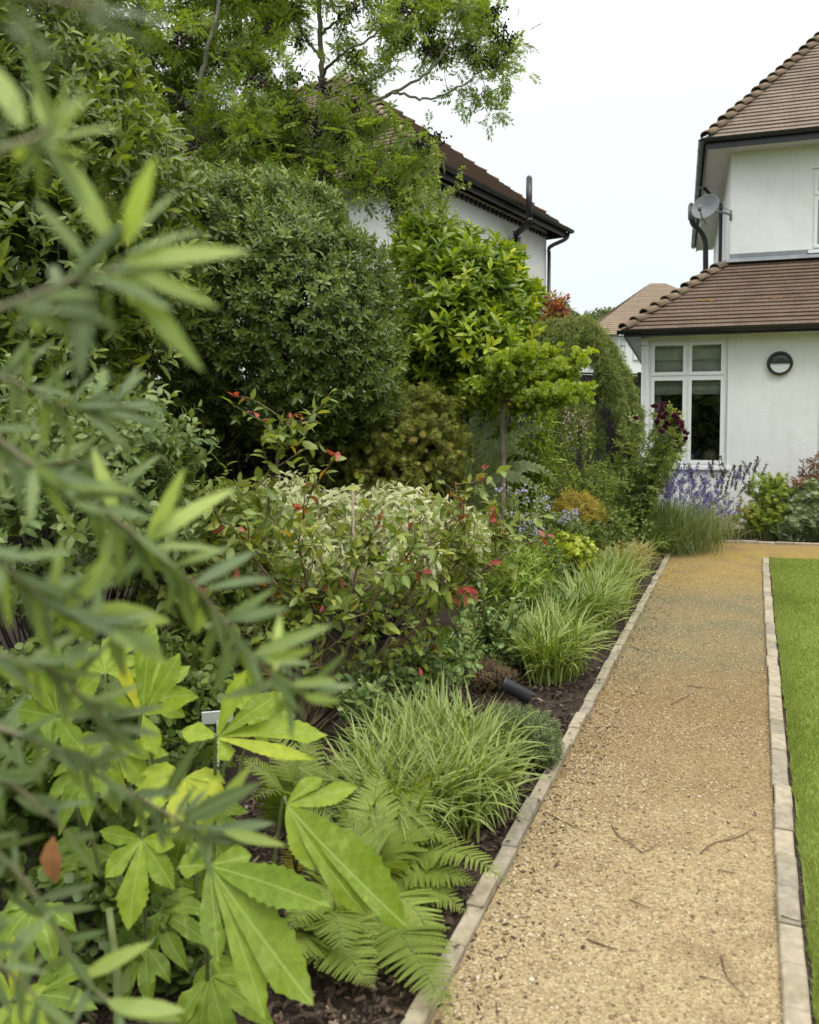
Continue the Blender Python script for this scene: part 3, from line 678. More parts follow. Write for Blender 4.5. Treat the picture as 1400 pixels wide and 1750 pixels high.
# things seen through the window
M_floral=None
k=NT('floral_shade'); vn=k.n('ShaderNodeTexVoronoi'); vn.inputs['Scale'].default_value=28; k.l(k.pos(),vn.inputs['Vector']); c=k.ramp(vn.outputs['Distance'],[(.25,(.45,.05,.04)),(.42,(.72,.60,.45))]); M_floral=k.done(k.pbr(c,.8,.2))
def L2W(s,t,z): return W0+e1*s+e2*t+np.array([0,0,z])
s_,z_=fs(1213,779,.55); lp=thing('lampshade','small red and cream floral lampshade standing inside the right window light','lamp',L2W(s_,.55,ZB-.1))
mb=MB(); b=np.array(L2W(s_,.55,0)); a=np.linspace(0,2*PI,20,endpoint=False)
g=np.array([[b+[math.cos(t)*r,math.sin(t)*r,z] for t in a] for r,z in ((.12,ZB+.05),(.085,ZB+.20))]); mb.grid(g,closed=True); mb.build('shade',M_floral,lp)
mb=MB(); mb.tube([b+[0,0,ZB-.12],b+[0,0,ZB-.02],b+[0,0,ZB+.1]],[.06,.02,.01],10); mb.build('lamp_base',M_room,lp)
s_,z_=fs(1186,770,.8); ch=thing('armchair','pale grey armchair back just inside the right window light','chair',L2W(s_,.8,.0))
mb=MB(); c=L2W(s_-.05,.75,0); A3=[e1,e2,np.array([0,0,1.])]
mb.box((-.3,0,.35),(.05,.12,ZB+.17),A3,c,.5,ch=.04); mb.build('backrest',M_blind,ch,smooth=False)
mb=MB(); mb.box((-.3,.12,.3),(.05,.6,.5),A3,c,.5,ch=.03)
for q in ((-.28,.15),(.0,.15),(-.28,.52),(.0,.52)): mb.box((q[0],q[1],.02),(q[0]+.04,q[1]+.04,.3),A3,c)
mb.build('seat',M_blind,ch,smooth=False)
# wall lamp
s_,z_=fs(1332.5,621); 
wl=thing('wall_lamp','round black bulkhead lamp with a frosted lower half on the white wall','lamp',L2W(s_,0,z_),rotH)
rl=18.5/1400*np.linalg.norm(on_facade(1332,621)[:2])*1.0
def lathe(mb,prof,c,axis,n=32,tint=.5):
    axis=norm(axis); ref=np.array([0,0,1.]) if abs(axis[2])<.9 else np.array([1.,0,0]); x=norm(np.cross(ref,axis)); y=np.cross(axis,x); a=np.linspace(0,2*PI,n,endpoint=False)
    g=np.array([[c+axis*h+(x*math.cos(t)+y*math.sin(t))*r for t in a] for r,h in prof]); mb.grid(g,tint,closed=True)
c=L2W(s_,0,z_); mb=MB(); lathe(mb,[(rl,-.002),(rl,.05),(rl*.95,.065),(rl*.80,.07),(rl*.78,.055),(.001,.055)],c,-e2); mb.build('body',M_black,wl)
k=NT('frosted_glass'); M_frost=k.done(k.pbr((.62,.66,.66),.35,.5))
mb=MB(); a=np.linspace(PI,2*PI,17); g=[[c-e2*.060+e1*math.cos(t)*rl*.76*q+np.array([0,0,1])*(math.sin(t)*rl*.76*q-.004) for t in a] for q in (1,.5,.02)]; mb.grid(np.array(g)); mb.build('diffuser',M_frost,wl)
mb=MB(); a=np.linspace(0,PI,17); g=[[c-e2*h+e1*math.cos(t)*rl*.8*q+np.array([0,0,1])*(math.sin(t)*rl*.8*q) for t in a] for q,h in ((1,.066),(.98,.075),(.5,.08),(.02,.08))]; mb.grid(np.array(g)); mb.add([c-e2*.056-e1*rl*.8,c-e2*.056+e1*rl*.8,c-e2*.08+e1*rl*.8*.98,c-e2*.08-e1*rl*.8*.98],[(0,1,2,3)]); mb.build('hood',M_black,wl)
# satellite dish on the upper corner
dc=at(1208,357,13.0); ds=thing('satellite_dish','grey oval satellite dish bracketed to the upper corner of the white house','satellite dish',dc)
ax_=norm(np.array([-.55,-.62,.35])); mb=MB(); prof=[(r,.09*(r/.28)**2) for r in (.001,.09,.16,.22,.262,.28)]+[(.283,.082),(.27,.075),(.001,-.015)]
lathe(mb,[(r*.78,h*.8) for r,h in prof],dc,ax_); mb.build('dish',M_grey,ds)
wc=L2W(SU,TU,0); br=np.array([wc[0],wc[1],dc[2]-.03]); mb=MB(); mb.tube([br+[0,0,.06],br-[0,0,.10]],.02,6); mb.tube(smoothline([br+[-.0,-.0,-.02],br+[-.10,-.06,.0],dc-ax_*.02],4),.018,6); mb.tube(smoothline([br+[0,0,.05],(br+dc)/2+[0,0,.08],dc-ax_*.02],4),.006,5); mb.build('bracket',M_grey,ds)
lnb=dc+ax_*.30+np.array([0,0,-.16]); mb=MB(); mb.tube([dc+np.array([0,0,-.24]),dc+ax_*.2+[0,0,-.24],lnb],.013,6); mb.tube([lnb-[0,0,.04],lnb+[0,0,.05]],.03,8); mb.build('receiver_arm',M_grey,ds)
# flue and downpipes on the side wall (local s < SU)
fl=thing('flue_pipe','dark flue pipe with upright capped end on the wall behind the satellite dish','pipe',L2W(SU-.1,TU+2.6,3))
q=lambda px,py:at(px,py,15.6)
mb=MB(); mb.tube(smoothline([q(1206,500),q(1206,440),q(1205,412),q(1197,396),q(1185,383),q(1181,370)],5),.05,10); mb.build('pipe',M_black,fl)
mb=MB(); mb.tube([q(1181,375),q(1181,352)],.055,12); mb.tube([q(1181,352),q(1181,347)],[.05,.03],12); mb.build('terminal',M_grey,fl)
mb=MB(); mb.tube(smoothline([q(1178,374),q(1186,391),q(1195,393),q(1198,380)],5),.009,5); mb.tube(smoothline([q(1196,385),q(1194,400),q(1203,410)],5),.008,5); mb.build('cable',M_upvc,fl)
mb=MB(); P=[L2W(SU-.07,TU+1.9,2.9),L2W(SU-.07,TU+1.9,4.2),L2W(SU-.07,TU+1.9,ZUE-.35),L2W(SU-ov,TU+1.9,zg-.08)]; V=[(np.array(p)-W0) for p in P]
dp=MB(); dp.tube(P,.034,8); dp.build('downpipe',M_black,Hs)
# ================================================================ neighbour's house on the left
NY=13.4
A=at(738,300,NY); A=np.array([A[0],A[1],0]); u2=norm([920,1400,0]); l2=np.array([-u2[1],u2[0],0])
zE=at(738,300,NY)[2]
dB=ray(934,402); # B along u2 from A
M2=np.array([[dB[0],-u2[0]],[dB[1],-u2[1]]]); tt=np.linalg.solve(M2,A[:2]); LB=tt[1]
NH=thing('neighbour_house','neighbouring white house with a steep brown hipped roof partly hidden by the trees','house',A,math.atan2(u2[1],u2[0]))
# local: x along u2, y along l2 (to the left)
Wd=14.0; ov=.35
mb=MB(); mb.box((0,0,-.05),(LB,Wd,zE-.02)); mb.build('wall',M_render,NH,local=True,smooth=False)
k1=(LB+2*ov)/2; rh=k1*1.1; x0,x1,y0,y1=-ov,LB+ov,-ov,Wd+ov
dA=ray(592,131); oA=A+u2*((x0+x1)/2)          # ridge end lies over the middle of the house
ta=np.linalg.solve(np.array([[dA[0],-l2[0]],[dA[1],-l2[1]]]),oA[:2]); RA=((x0+x1)/2,float(ta[1]),float(H+dA[2]*ta[0])); RB=((x0+x1)/2,y1-k1,RA[2])

zr=zE+.05
mb=MB(); roofplane(mb,(x0,y0,zr),(x1,y0,zr),RA,RA,.11); roofplane(mb,(x0,y1,zr),(x0,y0,zr),RA,RB,.11); roofplane(mb,(x1,y0,zr),(x1,y1,zr),RB,RA,.11)
nr_=mb.build('roof',M_tileL,NH,local=True,smooth=False)
mb=MB(); hiptiles(mb,(x1,y0,zr-.02),RA,None,.055,None,.3); mb.build('hip_tiles',plain('hip_red',(.19,.105,.07),.8,.3,5),nr_,local=True)
mb=MB(); hiptiles(mb,(x0,y0,zr+.03),RA,None,.12); hiptiles(mb,RA,RB,None,.10); mb.build('hip_tiles',plain('hip_lichen',(.33,.27,.17),.9,.3,5),nr_,local=True)
mb=MB(); mb.box((x0+.05,y0+.03,zE-.12),(x1-.05,y0+.06,zE+.06)); mb.box((x1-.08,y0+.061,zE-.12),(x1-.05,y1,zE+.06)); mb.box((x0+.05,y0+.061,zE-.12),(x0+.08,y1,zE+.06)); mb.build('fascia',M_black,NH,local=True,smooth=False)
mb=MB(); gutter(mb,(x0-.05,y0-.035,zE+.03),(x1+.08,y0-.035,zE+.03),.06); mb.build('gutter',M_black,NH,local=True)
mb=MB(); 
for i in range(int(LB/.16)): mb.tube([(.1+i*.16,-.05,zE-.10),(.1+i*.16,-.05,zE-.19)],[.05,.02],5)
mb.build('eaves_trim',M_black,NH,local=True)
# downpipe at far corner, flue
mb=MB(); mb.tube(smoothline([(x1-.02,-ov,zE-.02),(x1-.05,-ov+.05,zE-.15),(LB-.04,-.10,zE-.35),(LB-.04,-.08,zE-.5)],4),.04,8); mb.tube([(LB-.04,-.08,zE-.45),(LB-.04,-.08,0)],.04,8)
mb.build('downpipe',M_black,NH,local=True)
def onN(px,dy):   # local x on plane y=-dy
    d=ray(px,400); o=A-l2*dy; return np.linalg.solve(np.array([[d[0],-u2[0]],[d[1],-u2[1]]]),o[:2])[1]
def zN(px,py,dy):
    d=ray(px,py); o=A-l2*dy; t=np.linalg.solve(np.array([[d[0],-u2[0]],[d[1],-u2[1]]]),o[:2])[0]; return float(H+d[2]*t)
fl2=thing('flue_pipe','tall black flue pipe cranked round the eaves of the neighbouring house','pipe',A+u2*onN(880,.12)-l2*.12,math.atan2(u2[1],u2[0]))
def NP(px,py,dy): return A+u2*onN(px,dy)-l2*dy+np.array([0,0,zN(px,py,dy)])
mb=MB(); mb.tube([NP(882,560,.12),NP(882,408,.12)],.06,12); mb.tube(smoothline([NP(882,412,.12),NP(883,400,.13),NP(903,383,.5),NP(904,374,.52)],4),.06,12); mb.tube([NP(904,376,.52),NP(904,304,.52)],.058,12); mb.build('pipe',M_black,fl2)
mb=MB(); mb.tube([NP(904,304,.52),NP(904,300,.52)],[.055,.035],12); mb.build('cap',M_grey,fl2)
mb=MB()
for py in (398,455): mb.tube([NP(882,py,.12)-u2*.11,NP(882,py,.12)+u2*.11],.02,6)
mb.tube([NP(889,560,.03),NP(889,405,.03)],.02,5); mb.build('wall_bracket',M_grey,fl2)
# ================================================================ far house
DY=42.0
def dpt(px,py,Y=DY): return at(px,py,Y)
DH=thing('far_house','distant white house with a plain brown roof beyond the dark fence','house',[*dpt(1075,700)[:2],0])
L0=dpt(1003,573); R0=dpt(1150,573); zd=dpt(1040,573)[2]
def xy(px,Y): p=at(px,700,Y); return (p[0],p[1])
xl,_=xy(1008,DY); xr=xl+9.5
mb=MB(); mb.box((xl,DY,-.05),(xr,DY+9,zd)); mb.build('wall',M_render,DH,smooth=False)
zt_=dpt(1108,484,DY+4.5)[2]; xa=at(1112,480,DY+4.5)[0]
mb=MB(); a_=(xl-.4,DY-.4,zd);b_=(xr+.4,DY-.4,zd);c_=(xr+.4,DY+9.4,zd);d_=(xl-.4,DY+9.4,zd); ap=(xa,DY+4.5,zt_); ap2=(xa+.8,DY+4.5,zt_)
roofplane(mb,a_,b_,ap2,ap,.2,.02); roofplane(mb,d_,a_,ap,ap,.2,.02); roofplane(mb,b_,c_,ap2,ap2,.2,.02); drf=mb.build('roof',M_tileD,DH,smooth=False)
M_brick=plain('brick_red',(.36,.15,.08),.9,.25,20)
cx,cy=at(1152,500,DY+5)[:2]; zc=at(1152,494,DY+5)[2]; mb=MB(); mb.box((cx-.35,cy-.3,zt_-2.2),(cx+.35,cy+.3,zc-.1)); mb.build('chimney',M_brick,drf,smooth=False)
mb=MB(); mb.tube([(cx,cy,zc-.1),(cx,cy,zc+.2)],[.13,.1],10); mb.tube([(cx,cy,zc+.2),(cx,cy,zc+.45)],.02,5); mb.build('chimney_pot',M_grey,drf)
mb=MB(); p0=dpt(1034,578);p1=dpt(1041,598); mb.box((p0[0],DY-.06,p1[2]),(p1[0],DY-.003,p0[2])); mb.build('brick_panel',M_brick,DH,smooth=False)
M_fglass=plain('far_glass',(.28,.32,.33),.15,.2,2,.6)
for (xa_,xb_) in ((1043,1071),(1083,1112)):
    p0=dpt(xa_,577);p1=dpt(xb_,615); mb=MB(); X0,X1,Z0,Z1=p0[0],p1[0],p1[2],p0[2]; f_=.08
    mb.box((X0,DY-.10,Z0),(X0+f_,DY-.004,Z1));mb.box((X1-f_,DY-.10,Z0),(X1,DY-.004,Z1));mb.box((X0+f_,DY-.10,Z1-f_),(X1-f_,DY-.004,Z1));mb.box((X0+f_,DY-.10,Z0),(X1-f_,DY-.004,Z0+f_))
    xm=(X0+X1)/2; mb.box((xm-.05,DY-.10,Z0+f_),(xm+.05,DY-.004,Z1-f_)); zm=Z1-(Z1-Z0)*.3; mb.box((X0+f_,DY-.09,zm-.04),(xm-.05,DY-.004,zm+.04)); mb.box((xm+.05,DY-.09,zm-.04),(X1-f_,DY-.004,zm+.04))
    ww=mb.build('window',M_upvc,DH,smooth=False); mb=MB(); mb.box((X0+.02,DY-.05,Z0+.02),(X1-.02,DY-.006,Z1-.02)); mb.build('pane',M_fglass,ww,smooth=False)
    mb=MB(); mb.box((X0-.1,DY-.2,Z0-.12),(X1+.1,DY-.003,Z0-.002)); mb.build('sill',M_upvc,ww,smooth=False)
# ================================================================ fences
k=NT('dark_fence'); c=k.ramp(k.noise(6,6),[(.3,(.022,.02,.02)),(.7,(.055,.05,.05))]); M_fence=k.done(k.pbr(c,.8,.25,k.bump(k.noise(40,4),.4,.006)))
def fence(P0,P1,h,label,base=0):
    P0=np.array([*P0,0.]);P1=np.array([*P1,0.]);L=np.linalg.norm(P1-P0);d=(P1-P0)/L;n=np.array([-d[1],d[0],0]);ax=[d,n,np.array([0,0,1.])]
    root=thing('garden_fence',label,'fence',P0)
    m=MB(); i=0;rg=random.Random(4);s=0
    while s<L:
        m.box((s,0,.05),(min(L,s+.118),.014,h+rg.uniform(-.004,.004)),ax,P0); m.box((s+.05,-.012,.05),(s+.072,-.0005,h-.02),ax,P0); s+=.124
    m.build('boards',M_fence,root,smooth=False)
    for z in (.35,h*.55,h-.3):
        m=MB(); m.box((0,-.05,z),(L,-.014,z+.07),ax,P0); m.build('rail',M_fence,root,smooth=False)
    s=0
    while s<L+.1:
        m=MB(); m.box((s-.05,-.11,-.05),(s+.05,-.055,h+.05),ax,P0); m.build('post',M_fence,root,smooth=False); s+=2.4
    m=MB(); m.box((0,-.03,h+.008),(L,.04,h+.035),ax,P0); m.build('capping',M_fence,root,smooth=False)
fb=at(1098,700,13.6); fa=at(860,700,12.9)
fence(fa[:2],fb[:2],2.3,'dark stained boarded fence behind the weeping conifer, next to the white house')
fc=at(300,700,10.6); fd=at(-500,700,8.0)
fence(fd[:2],fc[:2],1.9,'dark boarded boundary fence behind the hedge at the left'); fence(fc[:2],(fa[0]-.1,fa[1]+.05),1.9,'dark boarded boundary fence behind the big rounded shrub')
# ================================================================ PLANTS
M_stemb=plain('stem_brown',(.16,.115,.075),.85,.3,30,.2,bump=.4)
M_stemd=plain('stem_dark',(.05,.038,.028),.85,.3,20,.2,bump=.4)
M_stemg=plain('stem_green',(.12,.15,.05),.6,.3,20,.3)
M_bark=plain('bark_grey',(.21,.195,.15),.85,.35,14,.2,bump=.6)
def base(px,Y): p=at(px,700,Y); return np.array([p[0],p[1],0.])
def shrub(name,label,cat,b,blobs,leaf,mat,n,seed,fill=0,stray=0,L=.06,nl=7,nt=4,stems=14,r0=.025,smat=None,spread=.5,upw=.6,stem=.07,whsc=(.7,1.1),group=None,**kw):
    rg=np.random.default_rng(seed); t=thing(name,label,cat,b,group=group)
    temps=[whorl(rg,leaf,nl,L,upw,stem,whsc,spread) for _ in range(nt)]
    mb=MB(); leafcrown(mb,rg,blobs,temps,n,**kw)
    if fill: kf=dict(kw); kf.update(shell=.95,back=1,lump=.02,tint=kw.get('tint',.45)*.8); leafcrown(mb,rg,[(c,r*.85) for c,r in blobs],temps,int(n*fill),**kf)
    if stray: kf=dict(kw); kf.update(shell=.03,back=.3,out=1.6,tint=kw.get('tint',.45)+.25,lump=.1); leafcrown(mb,rg,[(c,r*1.07) for c,r in blobs],temps,stray,**kf)
    mb.build('foliage',mat,t)
    if stems:
        mb=MB(); innerstems(mb,rg,b,blobs,stems,r0); mb.build('stems',smat or M_stemd,t)
    return t,rg
# --- big rounded evergreen
M_ever=leafmat('evergreen_leaf',greens((.045,.08,.02),(.10,.15,.038),(.20,.265,.08)),warm=(1.12,1.1,.95),rough=.34,trans=.28,kind='mid',extra=(.16,.22,.08))
lf=leafT(1,.40,((.2,.62),(.5,1),(.8,.62)),.25,.22)
B=[blob(488,568,6.6,172,200,1.0),blob(400,445,6.8,130,130,.9),blob(495,410,6.9,105,95,.8),blob(340,600,6.8,130,170,.8),blob(580,640,6.5,96,100,.6),blob(588,495,6.8,80,95,.6),blob(330,390,7.0,100,80,.8)]
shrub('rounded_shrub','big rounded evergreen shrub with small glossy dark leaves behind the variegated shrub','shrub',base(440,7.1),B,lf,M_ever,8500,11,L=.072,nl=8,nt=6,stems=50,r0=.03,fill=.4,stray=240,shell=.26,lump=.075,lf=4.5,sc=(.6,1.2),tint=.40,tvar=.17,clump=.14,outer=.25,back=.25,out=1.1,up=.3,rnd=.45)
B=[blob(470,790,7.3,230,90,.6)]
shrub('cherry_laurel','low dark glossy laurel in the shade beneath the rounded evergreen shrub','shrub',base(470,7.4),B,leafT(1,.36,droop=.35),M_ever,1000,12,L=.10,nl=7,stems=24,shell=.5,tint=.3,back=.2)
# --- bright laurel
M_laurel=leafmat('laurel_leaf',[(0,(.045,.09,.014)),(.4,(.09,.17,.02)),(.75,(.20,.30,.025)),(1,(.36,.44,.04))],rough=.32,trans=.34,kind='mid',extra=(.35,.42,.12))
lf2=leafT(1,.36,((.18,.6),(.45,1),(.78,.7)),.3,.28)
B=[blob(765,520,8.3,75,95,.9),blob(828,500,8.4,52,62,.8),blob(785,610,8.2,105,80,.9),blob(852,555,8.5,50,58,.8),blob(728,440,8.6,42,48,.7),blob(888,520,8.9,20,24,.4),blob(728,610,8.1,50,70,.5),blob(830,650,8.1,80,50,.5)]
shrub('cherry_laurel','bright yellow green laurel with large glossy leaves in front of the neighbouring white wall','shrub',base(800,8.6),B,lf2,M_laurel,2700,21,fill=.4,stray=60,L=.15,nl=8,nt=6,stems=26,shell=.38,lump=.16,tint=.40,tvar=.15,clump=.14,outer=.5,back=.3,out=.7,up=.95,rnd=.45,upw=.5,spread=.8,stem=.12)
# tall thin loose shoots rising above the laurel
def shoots(name,label,cat,bpt,lines,leaf,mat,seed,L=.07,dens=16,smat=None,r=.007,droop=.0,group=None,tint=(.4,.9)):
    rg=np.random.default_rng(seed); t=thing(name,label,cat,bpt,group=group); mb=MB(); ms=MB()
    for P in lines:
        S=smoothline(P,6); ms.tube(S,np.linspace(r,r*.3,len(S)),5)
        seg=np.linalg.norm(np.diff(S,axis=0),axis=1); tot=seg.sum(); n=max(4,int(tot*dens)); cum=np.r_[0,np.cumsum(seg)]
        u=np.linspace(.08 if tot<1 else .2,1,n)*tot; pts=np.stack([np.interp(u,cum,S[:,k]) for k in range(3)],-1); d=norm(np.stack([np.interp(u,cum,np.gradient(S[:,k])) for k in range(3)],-1))
        for rep in range(2):
            D=norm(norm(rg.normal(0,1,(n,3)))+d*.5+np.array([0,0,.3-droop])); M=frames(rg,D)*rg.uniform(.7,1.15,n)[:,None,None]*L
            mb.inst(leaf,M,pts,np.clip(rg.uniform(*tint,n),0,1))
    ms.build('stems',smat or M_stemb,t); mb.build('foliage',mat,t); return t
ln=[[at(755,470,8.0),at(752,380,8.0),at(748,300,8.0),at(742,245,8.0)],[at(752,370,8.0),at(770,330,8.0),at(792,290,8.0)],[at(752,400,8.0),at(785,380,8.0),at(820,395,8.0),at(836,392,8.0)],[at(752,350,8.0),at(725,320,8.0),at(715,300,8.0)],[at(748,420,8),at(725,380,8),at(690,330,8.1)],[at(752,340,8),at(775,322,8),at(800,315,8)],[at(750,410,8),at(800,440,8),at(862,430,8)]]
M_light=leafmat('light_leaf',greens((.10,.15,.03),(.17,.25,.05),(.28,.36,.10)),trans=.35)
shoots('leafy_sapling','thin leafy sapling shoots standing up before the neighbouring roof and gutter','sapling',base(755,8.0),ln+[[base(755,8.0),at(757,700,8.0),at(755,470,8.0)]],whorl(np.random.default_rng(3),leafT(1,.4),5,1,.8,.4,stick=False),M_light,31,L=.055,dens=22)
B=[blob(705,375,8.9,36,50,.4),blob(745,400,8.8,36,45,.35),blob(680,330,9.0,30,36,.3),blob(790,425,8.8,30,28,.3)]
shrub('light_shrub','loose pale yellowish green foliage between the rounded evergreen shrub and the bright laurel','shrub',base(720,8.9),B,leafT(1,.4),M_light,520,33,L=.06,nl=7,stems=16,r0=.01,smat=M_stemb,shell=.8,lump=.22,tint=.4,tvar=.2,outer=.2,up=.7,stem=.09)
# --- rowan trees
M_rowan=leafmat('rowan_leaf',greens((.09,.145,.03),(.17,.25,.05),(.29,.37,.09)),warm=(1.1,1.08,.95),rough=.5,trans=.48,mottle=.1)
M_berry=plain('rowan_berry',(.022,.014,.010),.6,.4,20,.3)
def bnear(P,L): d=((L-P)**2).sum(1); return L[int(d.argmin())]
def pinnatetree(label,limbs,clusters,n,seed,Lsize=.17,per=13,bark=M_bark,berries=70,name='rowan_tree'):
    rg=np.random.default_rng(seed); b=limbs[0][0][0]; t=thing(name,label,'tree',b)
    pts=[]; 
    for i,(P,r0,r1) in enumerate(limbs):
        S=smoothline(P,8); S[1:-1]+=rg.normal(0,.008,S[1:-1].shape); mb=MB(); mb.tube(S,np.linspace(r0,r1,len(S)),9); mb.build('trunk' if i==0 else 'limb',bark,t); pts.append(S[len(S)//4:])
    pts=np.concatenate(pts); temps=[pinnate(rg,6,Lsize,Lsize*.42,.26) for _ in range(5)]
    Pc,N,q=crown(rg,clusters,n,shell=.9,lump=.12,lf=2,back=1); tw=MB(); lv=MB(); be=MB(); ico=stoneT(rg)
    order=np.argsort([((pts-p)**2).sum(1).min() for p in Pc]); pool=pts
    for i in order:
        p=Pc[i]; a=bnear(p,pool); L=np.linalg.norm(p-a); m=(a+p)/2+rg.normal(0,.08*L+.005,3)+[0,0,.06*L]; S=smoothline([a,m,p],5)
        tw.tube(S,np.linspace(.006+.006*min(L,1.5),.003,len(S)),4); pool=np.vstack([pool,S[2:]])
        k=per; C=p+rg.normal(0,.09,(k,3)); u=rg.integers(0,len(S),k//2); C[:k//2]=S[u]
        D=norm(norm(rg.normal(0,1,(k,3)))+np.array([0,0,-.15])+.5*norm(p-a)); M=frames(rg,D,roll=.5)*rg.uniform(.7,1.2,k)[:,None,None]
        tt=np.clip(rg.normal(.5,.15)+rg.normal(0,.13,k),0,1); kk=rg.integers(0,5,k)
        for j in range(5): lv.inst(temps[j],M[kk==j],C[kk==j],tt[kk==j])
        if rg.random()<berries/n:
            c=p+rg.normal(0,.05,3); m=46; c=c+[0,-.12,0]; Q=c+rg.normal(0,1,(m,3))*[.055,.055,.042]; be.inst(ico,np.tile(np.eye(3)*.015,(m,1,1)),Q,np.full(m,.5))
    tw.build('twigs',M_stemb,t); lv.build('crown',M_rowan,t)
    if berries: be.build('berry_clusters',M_berry,t)
    return t
def pl(*a,Y=9.5): return [at(x,y,Y+(dz[0] if (dz:=r) else 0)) for x,y,*r in a]
Y=9.5
pinnatetree('tall rowan tree with pale straight trunk and dark berry clusters at the top centre',[
 (pl((560,945),(556,640),(536,400),(533,320),(545,210),(550,100),(545,0),(548,-160),(540,-330)),.058,.016),
 (pl((536,300),(545,250,-.1),(570,215,-.25),(610,180,-.3),(665,162,-.3),(740,115,-.4),(775,50,-.5),(800,-20,-.5)),.030,.008),
 (pl((660,163,-.3),(680,158,-.3),(730,170,-.2),(790,145,-.2),(850,100,0),(880,55,.1)),.018,.005),
 (pl((545,205),(555,172,.2),(600,145,.5),(660,125,.7),(720,60,.9)),.02,.005),
 (pl((549,130),(575,100,-.3),(630,65,-.6),(700,10,-.8),(740,-60,-.9)),.02,.005),
 (pl((549,100),(520,60,.3),(500,20,.5),(470,-60,.7)),.018,.005),
 (pl((549,60),(590,20,-.2),(640,-60,-.3)),.018,.005),
 (pl((540,240),(500,215,-.5),(455,205,-.8),(430,170,-1)),.018,.005),
 (pl((534,310),(560,290,-.4),(610,270,-.6),(650,280,-.7)),.018,.005),
 (pl((545,0),(600,-80,.2),(660,-140,.3)),.03,.01)],
 [blob(560,-60,Y,220,90,1.3),blob(690,45,Y-.3,120,70,.8),blob(830,85,Y,78,95,.6),blob(760,20,Y-.2,110,60,.7),blob(620,285,Y+.5,100,65,.6),blob(470,240,Y+.3,75,75,.7),blob(420,60,Y+.3,95,70,.7),blob(620,115,Y+.7,60,45,.5),blob(680,320,Y-.5,60,50,.4),blob(715,265,Y-.6,35,40,.4),blob(490,20,Y+.6,60,50,.5),blob(430,270,Y-.2,110,55,.6),blob(610,215,Y-.5,95,50,.6),blob(500,185,Y-.6,80,40,.5),blob(340,205,Y,60,40,.5),blob(530,270,Y-.7,110,50,.5),blob(810,170,Y,50,25,.3)],460,41,per=10,berries=170)
Y=8.6
pl2=lambda *a: [at(x,y,8.6+(r[0] if r else 0)) for x,y,*r in a]
pinnatetree('second rowan tree with several leaning limbs left of the tall one',[
 (pl2((400,960),(395,620),(385,350),(368,265),(352,215),(328,185),(272,135),(245,85),(235,-20),(230,-150)),.052,.014),
 (pl2((350,213),(342,160,-.2),(350,100,-.3),(372,20,-.4),(380,-80,-.5)),.035,.01),
 (pl2((372,275),(395,230,.2),(420,225,.4),(470,245,.5)),.04,.01),
 (pl2((385,330),(340,270,.2),(330,200,.4),(290,150,.6),(180,100,.7),(100,60,.9)),.04,.01),
 (pl2((270,135),(200,90,-.2),(140,20,-.3),(90,-60,-.4)),.03,.01),
 (pl2((375,290),(420,270,-.3),(460,300,-.5)),.035,.01)],
 [blob(230,60,Y,130,90,.9),blob(330,60,Y-.2,90,95,.8),blob(100,60,Y+.3,110,110,.9),blob(400,220,Y-.3,90,75,.6),blob(330,-60,Y,200,70,1),blob(60,-60,Y,150,80,1),blob(250,150,Y+.2,90,50,.6),blob(440,120,Y+.2,60,60,.5),blob(350,290,Y-.2,80,40,.5)],300,43,per=13,berries=70)
# --- left tall laurel mass
B=[blob(60,250,5.0,120,150,.8),blob(190,330,5.2,120,130,.7),blob(90,480,4.9,170,150,.8),blob(230,480,5.4,110,120,.6),blob(40,80,5.2,110,130,.8),blob(170,180,5.6,90,80,.6),blob(60,640,4.9,170,120,.7),blob(-90,350,4.9,150,350,.9)]
M_ll=leafmat('laurel_leaf_dark',[(0,(.05,.085,.017)),(.5,(.10,.155,.032)),(.85,(.18,.25,.045)),(1,(.28,.36,.05))],rough=.34,trans=.3,kind='mid',extra=(.2,.27,.1))
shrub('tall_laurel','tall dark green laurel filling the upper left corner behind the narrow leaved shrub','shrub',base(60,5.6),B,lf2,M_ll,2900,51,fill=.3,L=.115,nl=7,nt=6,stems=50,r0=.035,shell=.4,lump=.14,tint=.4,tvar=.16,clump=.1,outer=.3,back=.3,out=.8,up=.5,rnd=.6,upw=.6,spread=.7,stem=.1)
# --- weeping conifer
M_con=leafmat('conifer_needle',greens((.08,.12,.035),(.155,.21,.06),(.26,.32,.10)),rough=.6,trans=.25,mottle=.1)
rg=np.random.default_rng(61); t=thing('weeping_conifer','umbrella shaped weeping conifer with hanging curtains of needles in front of the dark fence','tree',base(965,9.6))
c0=at(985,560,9.6); tp=[base(965,9.6),at(955,760,9.6),at(960,650,9.6),at(968,590,9.6),at(985,562,9.6)]
mb=MB(); mb.tube(smoothline(tp,5),np.linspace(.06,.03,21),8); mb.build('trunk',M_stemb,t)
nd=[]
for i in range(4):
    ps=[]
    for j in range(16):
        ps.append((diaT(1,.09,0,0),rotm('Y',rg.uniform(0,6.28))@rotm('X',-rg.uniform(.4,1.0))@np.diag([rg.uniform(.028,.05)]*3),(0,j*.0035,0),rg.uniform(-.1,.1)))
    nd.append(combine(ps))
ms=MB(); lv=MB()
